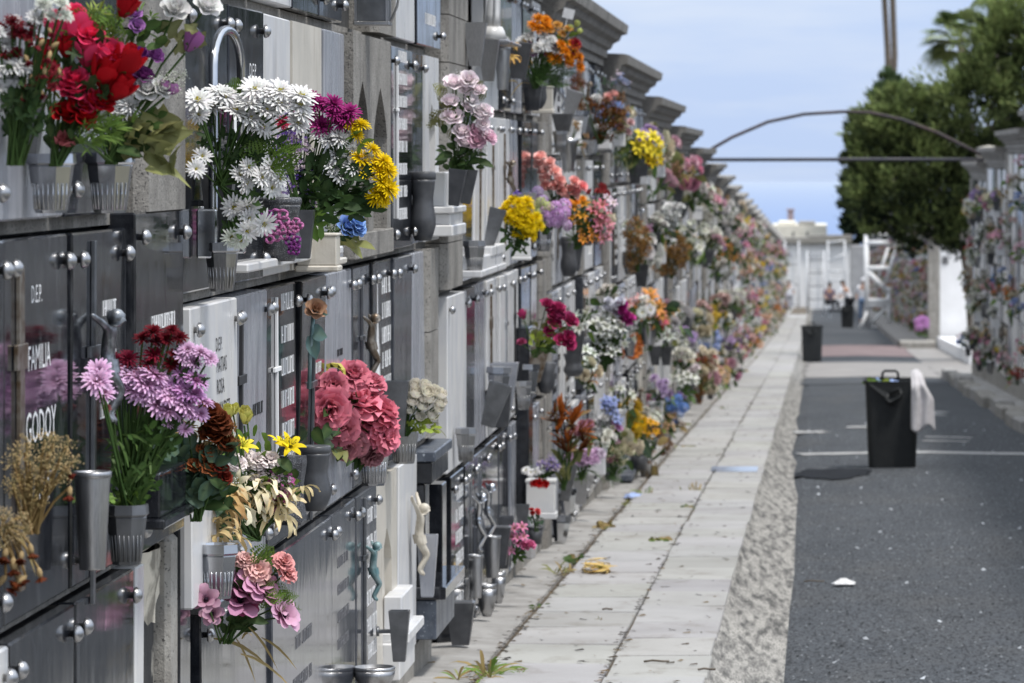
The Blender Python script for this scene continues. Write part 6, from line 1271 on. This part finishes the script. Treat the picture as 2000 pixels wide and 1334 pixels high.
# ------------------------------------------------------------------ trees
def clump_tree(name,label,cat,Y,blobs,n,leafL,cols,trunk,seed,depth=1.0,dirn=(0,0,1)):
    r=random.Random(seed); sc=Y/F; x0,zb,rad=trunk; root=thing(name,label,cat,T(x0,Y,zb))
    b=MB(); tot=sum(rx*ry for _,_,rx,ry in blobs)
    ztop=max(E+(VY-(cy-ry))*sc for _,cy,_,ry in blobs); zbot=min(E+(VY-(cy+ry))*sc for _,cy,_,ry in blobs)
    limbs=[]
    for cx,cy,rx,ry in blobs:
        k=int(n*rx*ry/tot); cen=P3(cx,cy,Y); RX,RZ=rx*sc,ry*sc; RYy=max(.5,(RX+RZ)/2*depth); limbs.append(cen)
        ncl=max(6,int(k/34*.85))
        for q in range(ncl):
            while True:
                a=Vector((r.uniform(-1,1),r.uniform(-1,1),r.uniform(-1,1)))
                if .25<a.length<1: break
            a=a.normalized()*(a.length**.45)*(1 if r.random()<.8 else r.uniform(1.0,1.28))
            cc=Vector((cen.x+a.x*RX,cen.y+a.y*RYy,cen.z+a.z*RZ)); out=Vector((a.x,a.y,a.z*.6+.35)).normalized(); cr=r.uniform(.10,.24)*min(1.3,.55+RX*.4)
            tone=min(1,max(0,.42+.40*a.z-.12*a.x-.15*a.y+r.gauss(0,.24)+.25*((cc.z-zbot)/(ztop-zbot)-.5)))*a.length  # shade painted into the needle colours: darker low and inside, lighter on top
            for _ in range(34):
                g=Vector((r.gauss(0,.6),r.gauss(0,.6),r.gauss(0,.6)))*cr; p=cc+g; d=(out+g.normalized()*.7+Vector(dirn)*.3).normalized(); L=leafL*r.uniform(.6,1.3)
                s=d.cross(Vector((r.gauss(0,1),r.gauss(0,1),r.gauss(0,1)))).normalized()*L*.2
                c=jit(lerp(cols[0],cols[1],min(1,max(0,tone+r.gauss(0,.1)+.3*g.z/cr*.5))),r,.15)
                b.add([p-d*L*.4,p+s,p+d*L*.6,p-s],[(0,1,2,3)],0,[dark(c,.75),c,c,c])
    o=obj('crown',b,'needles',root,T(-x0,-Y,-zb))
    t=MB(); base=Vector((0,0,0)); mid=Vector((sum(l.x for l in limbs)/len(limbs)-x0,0,(zbot+ztop)/2-zb)); t.tube([base,(mid.x*.15,0,mid.z*.35),(mid.x*.5,0,mid.z*.7),mid],rad,10,r2=rad*.4)
    obj('trunk',t,'bark',root)
    for l in limbs[:9]:
        lm=MB(); q=l-Vector((x0,Y,zb)); st=Vector((mid.x*.3,0,mid.z*.5)); lm.tube([st,st.lerp(q,.5)+Vector((0,0,.15)),q],rad*.4,6,r2=rad*.12); obj('limb',lm,'bark',root)
    return root
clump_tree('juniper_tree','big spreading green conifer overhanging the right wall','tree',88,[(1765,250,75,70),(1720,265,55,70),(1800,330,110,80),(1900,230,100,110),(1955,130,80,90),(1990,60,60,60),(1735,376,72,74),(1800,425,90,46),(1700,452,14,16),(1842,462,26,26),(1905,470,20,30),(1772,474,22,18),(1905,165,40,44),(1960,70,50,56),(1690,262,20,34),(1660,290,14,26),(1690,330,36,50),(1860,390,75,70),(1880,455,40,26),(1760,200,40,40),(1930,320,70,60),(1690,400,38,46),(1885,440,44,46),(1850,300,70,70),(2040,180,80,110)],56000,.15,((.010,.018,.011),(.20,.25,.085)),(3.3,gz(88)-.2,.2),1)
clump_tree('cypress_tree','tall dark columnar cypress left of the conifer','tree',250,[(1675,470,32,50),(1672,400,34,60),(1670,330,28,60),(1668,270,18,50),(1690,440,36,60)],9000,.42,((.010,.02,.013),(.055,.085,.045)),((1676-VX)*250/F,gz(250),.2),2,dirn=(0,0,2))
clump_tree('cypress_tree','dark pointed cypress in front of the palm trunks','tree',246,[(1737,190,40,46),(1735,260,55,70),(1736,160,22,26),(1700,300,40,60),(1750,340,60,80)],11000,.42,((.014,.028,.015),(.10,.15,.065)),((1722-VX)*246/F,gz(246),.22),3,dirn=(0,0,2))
def palm(label,pts,Y,r0,crown,cr,n,seed,zbase=None):
    r=random.Random(seed); sc=Y/F; P=[P3(x,y,Y) for x,y in pts]; zb=gz(Y); base=Vector((P[0].x,Y,zb)); root=thing('palm_tree',label,'palm',Matrix.Translation(base))
    t=MB(); t.tube([Vector((0,0,0))]+[p-base for p in P],r0,10,r2=r0*.8); obj('trunk',t,'palm_bark',root)
    f=MB(); top=P3(*crown,Y)-base
    for i in range(n):
        az=r.uniform(0,2*pi); el=r.uniform(-.5,1.2); d=Vector((cos(az)*cos(el),sin(az)*cos(el),sin(el))); q=top+d*cr*.55
        f.tube([top,q],.012,4,0,(.12,.13,.05),cap=False)
        s=d.cross(Vector((0,0,1))).normalized() if abs(d.z)<.98 else Vector((1,0,0)); u=s.cross(d)
        col=jit(lerp((.05,.09,.03),(.26,.30,.12),r.random()),r,.15)
        for k in range(17):
            a=-1.35+2.7*k/16; dd=(d*cos(a)+s*sin(a)+u*.15*abs(a)).normalized(); leaf(f,q,dd,u,cr*r.uniform(.5,.62),cr*.06,col,3,.45 if el>0 else .8,.15,r)
    obj('crown',f,'leaf',root); return root
for i_,(Y_,X_) in enumerate(((40,4.6),(52,4.4))):
    q=VX+X_*F/Y_; k=F/Y_
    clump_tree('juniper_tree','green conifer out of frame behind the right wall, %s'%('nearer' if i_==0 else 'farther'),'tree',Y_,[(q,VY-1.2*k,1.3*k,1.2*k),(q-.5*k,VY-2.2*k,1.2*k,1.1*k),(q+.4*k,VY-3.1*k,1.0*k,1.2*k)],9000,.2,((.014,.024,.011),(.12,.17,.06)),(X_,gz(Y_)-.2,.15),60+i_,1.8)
palm('tall thin palm trunk, left of the twin palms',[(1738,330),(1738,200),(1733,90),(1727,-10),(1724,-200)],262,.22,(1724,-210),3.0,26,1)
palm('tall thin palm trunk, right of the twin palms',[(1742,330),(1742,200),(1747,110),(1744,20),(1736,-190)],258,.23,(1736,-200),3.0,26,2)
palm('fan palm crown showing behind the conifer',[(1890,400),(1886,200),(1878,90)],125,.16,(1878,80),1.25,34,3)
palm('shaggy palm top at the upper right corner',[(1962,400),(1960,200),(1955,10)],118,.22,(1956,-12),.9,30,4)

# ------------------------------------------------------------------ light, sky, camera
w=bpy.data.worlds.new('World'); S.world=w; w.use_nodes=True; nt=w.node_tree; bg=nt.nodes['Background']; out=nt.nodes['World Output']
sky=nt.nodes.new('ShaderNodeTexSky'); sky.sky_type='NISHITA'; sky.sun_disc=False
SE,SA=R(66),R(126)      # sun elevation, azimuth clockwise from +Y (street direction): behind the camera, to the right
sky.sun_elevation=SE; sky.sun_rotation=SA; sky.altitude=100; sky.air_density=1.0; sky.dust_density=1.5; sky.ozone_density=1.5
nt.links.new(sky.outputs[0],bg.inputs['Color']); bg.inputs['Strength'].default_value=.10
b2=nt.nodes.new('ShaderNodeBackground'); tc=nt.nodes.new('ShaderNodeTexCoord'); mp=nt.nodes.new('ShaderNodeMapping'); mp.inputs['Scale'].default_value=(9,9,60)
nt.links.new(tc.outputs['Generated'],mp.inputs['Vector']); nz=noise(nt,mp.outputs[0],1.6,5,.55)
sx=nt.nodes.new('ShaderNodeSeparateXYZ'); nt.links.new(tc.outputs['Generated'],sx.inputs[0])
cl=mixc(nt,ramp(nt,nz,.38,.75),(.54,.68,.97),(.69,.79,.98)); cl=mixc(nt,ramp(nt,sx.outputs['Z'],.05,.5),cl,(1.38,1.48,1.62)); nt.links.new(cl,b2.inputs['Color']); b2.inputs['Strength'].default_value=1.12
mx=nt.nodes.new('ShaderNodeMixShader'); mx.inputs[0].default_value=.82
nt.links.new(bg.outputs[0],mx.inputs[1]); nt.links.new(b2.outputs[0],mx.inputs[2]); nt.links.new(mx.outputs[0],out.inputs['Surface'])
sl=bpy.data.lights.new('sun','SUN'); sl.energy=3.3; sl.angle=R(8); sl.color=(1,.965,.92); so=bpy.data.objects.new('sun',sl); C.objects.link(so)
dv=Vector((sin(SA)*cos(SE),cos(SA)*cos(SE),sin(SE))); so.rotation_euler=dv.to_track_quat('Z','Y').to_euler()
cam=bpy.data.cameras.new('camera'); co=bpy.data.objects.new('camera',cam); C.objects.link(co); S.camera=co
co.location=(0,0,E); co.rotation_euler=(R(90),0,0); cam.sensor_width=36; cam.lens=F/2000*36; cam.shift_x=-(VX-1000)/2000; cam.shift_y=-(667-VY)/2000
cam.clip_start=.5; cam.clip_end=60000; cam.dof.use_dof=True; cam.dof.focus_distance=10.8; cam.dof.aperture_fstop=12; cam.dof.aperture_blades=0
S.view_settings.view_transform='Standard'; S.view_settings.look='None'; S.view_settings.exposure=0
try: S.cycles.max_bounces=6; S.cycles.use_denoising=True
except Exception: pass
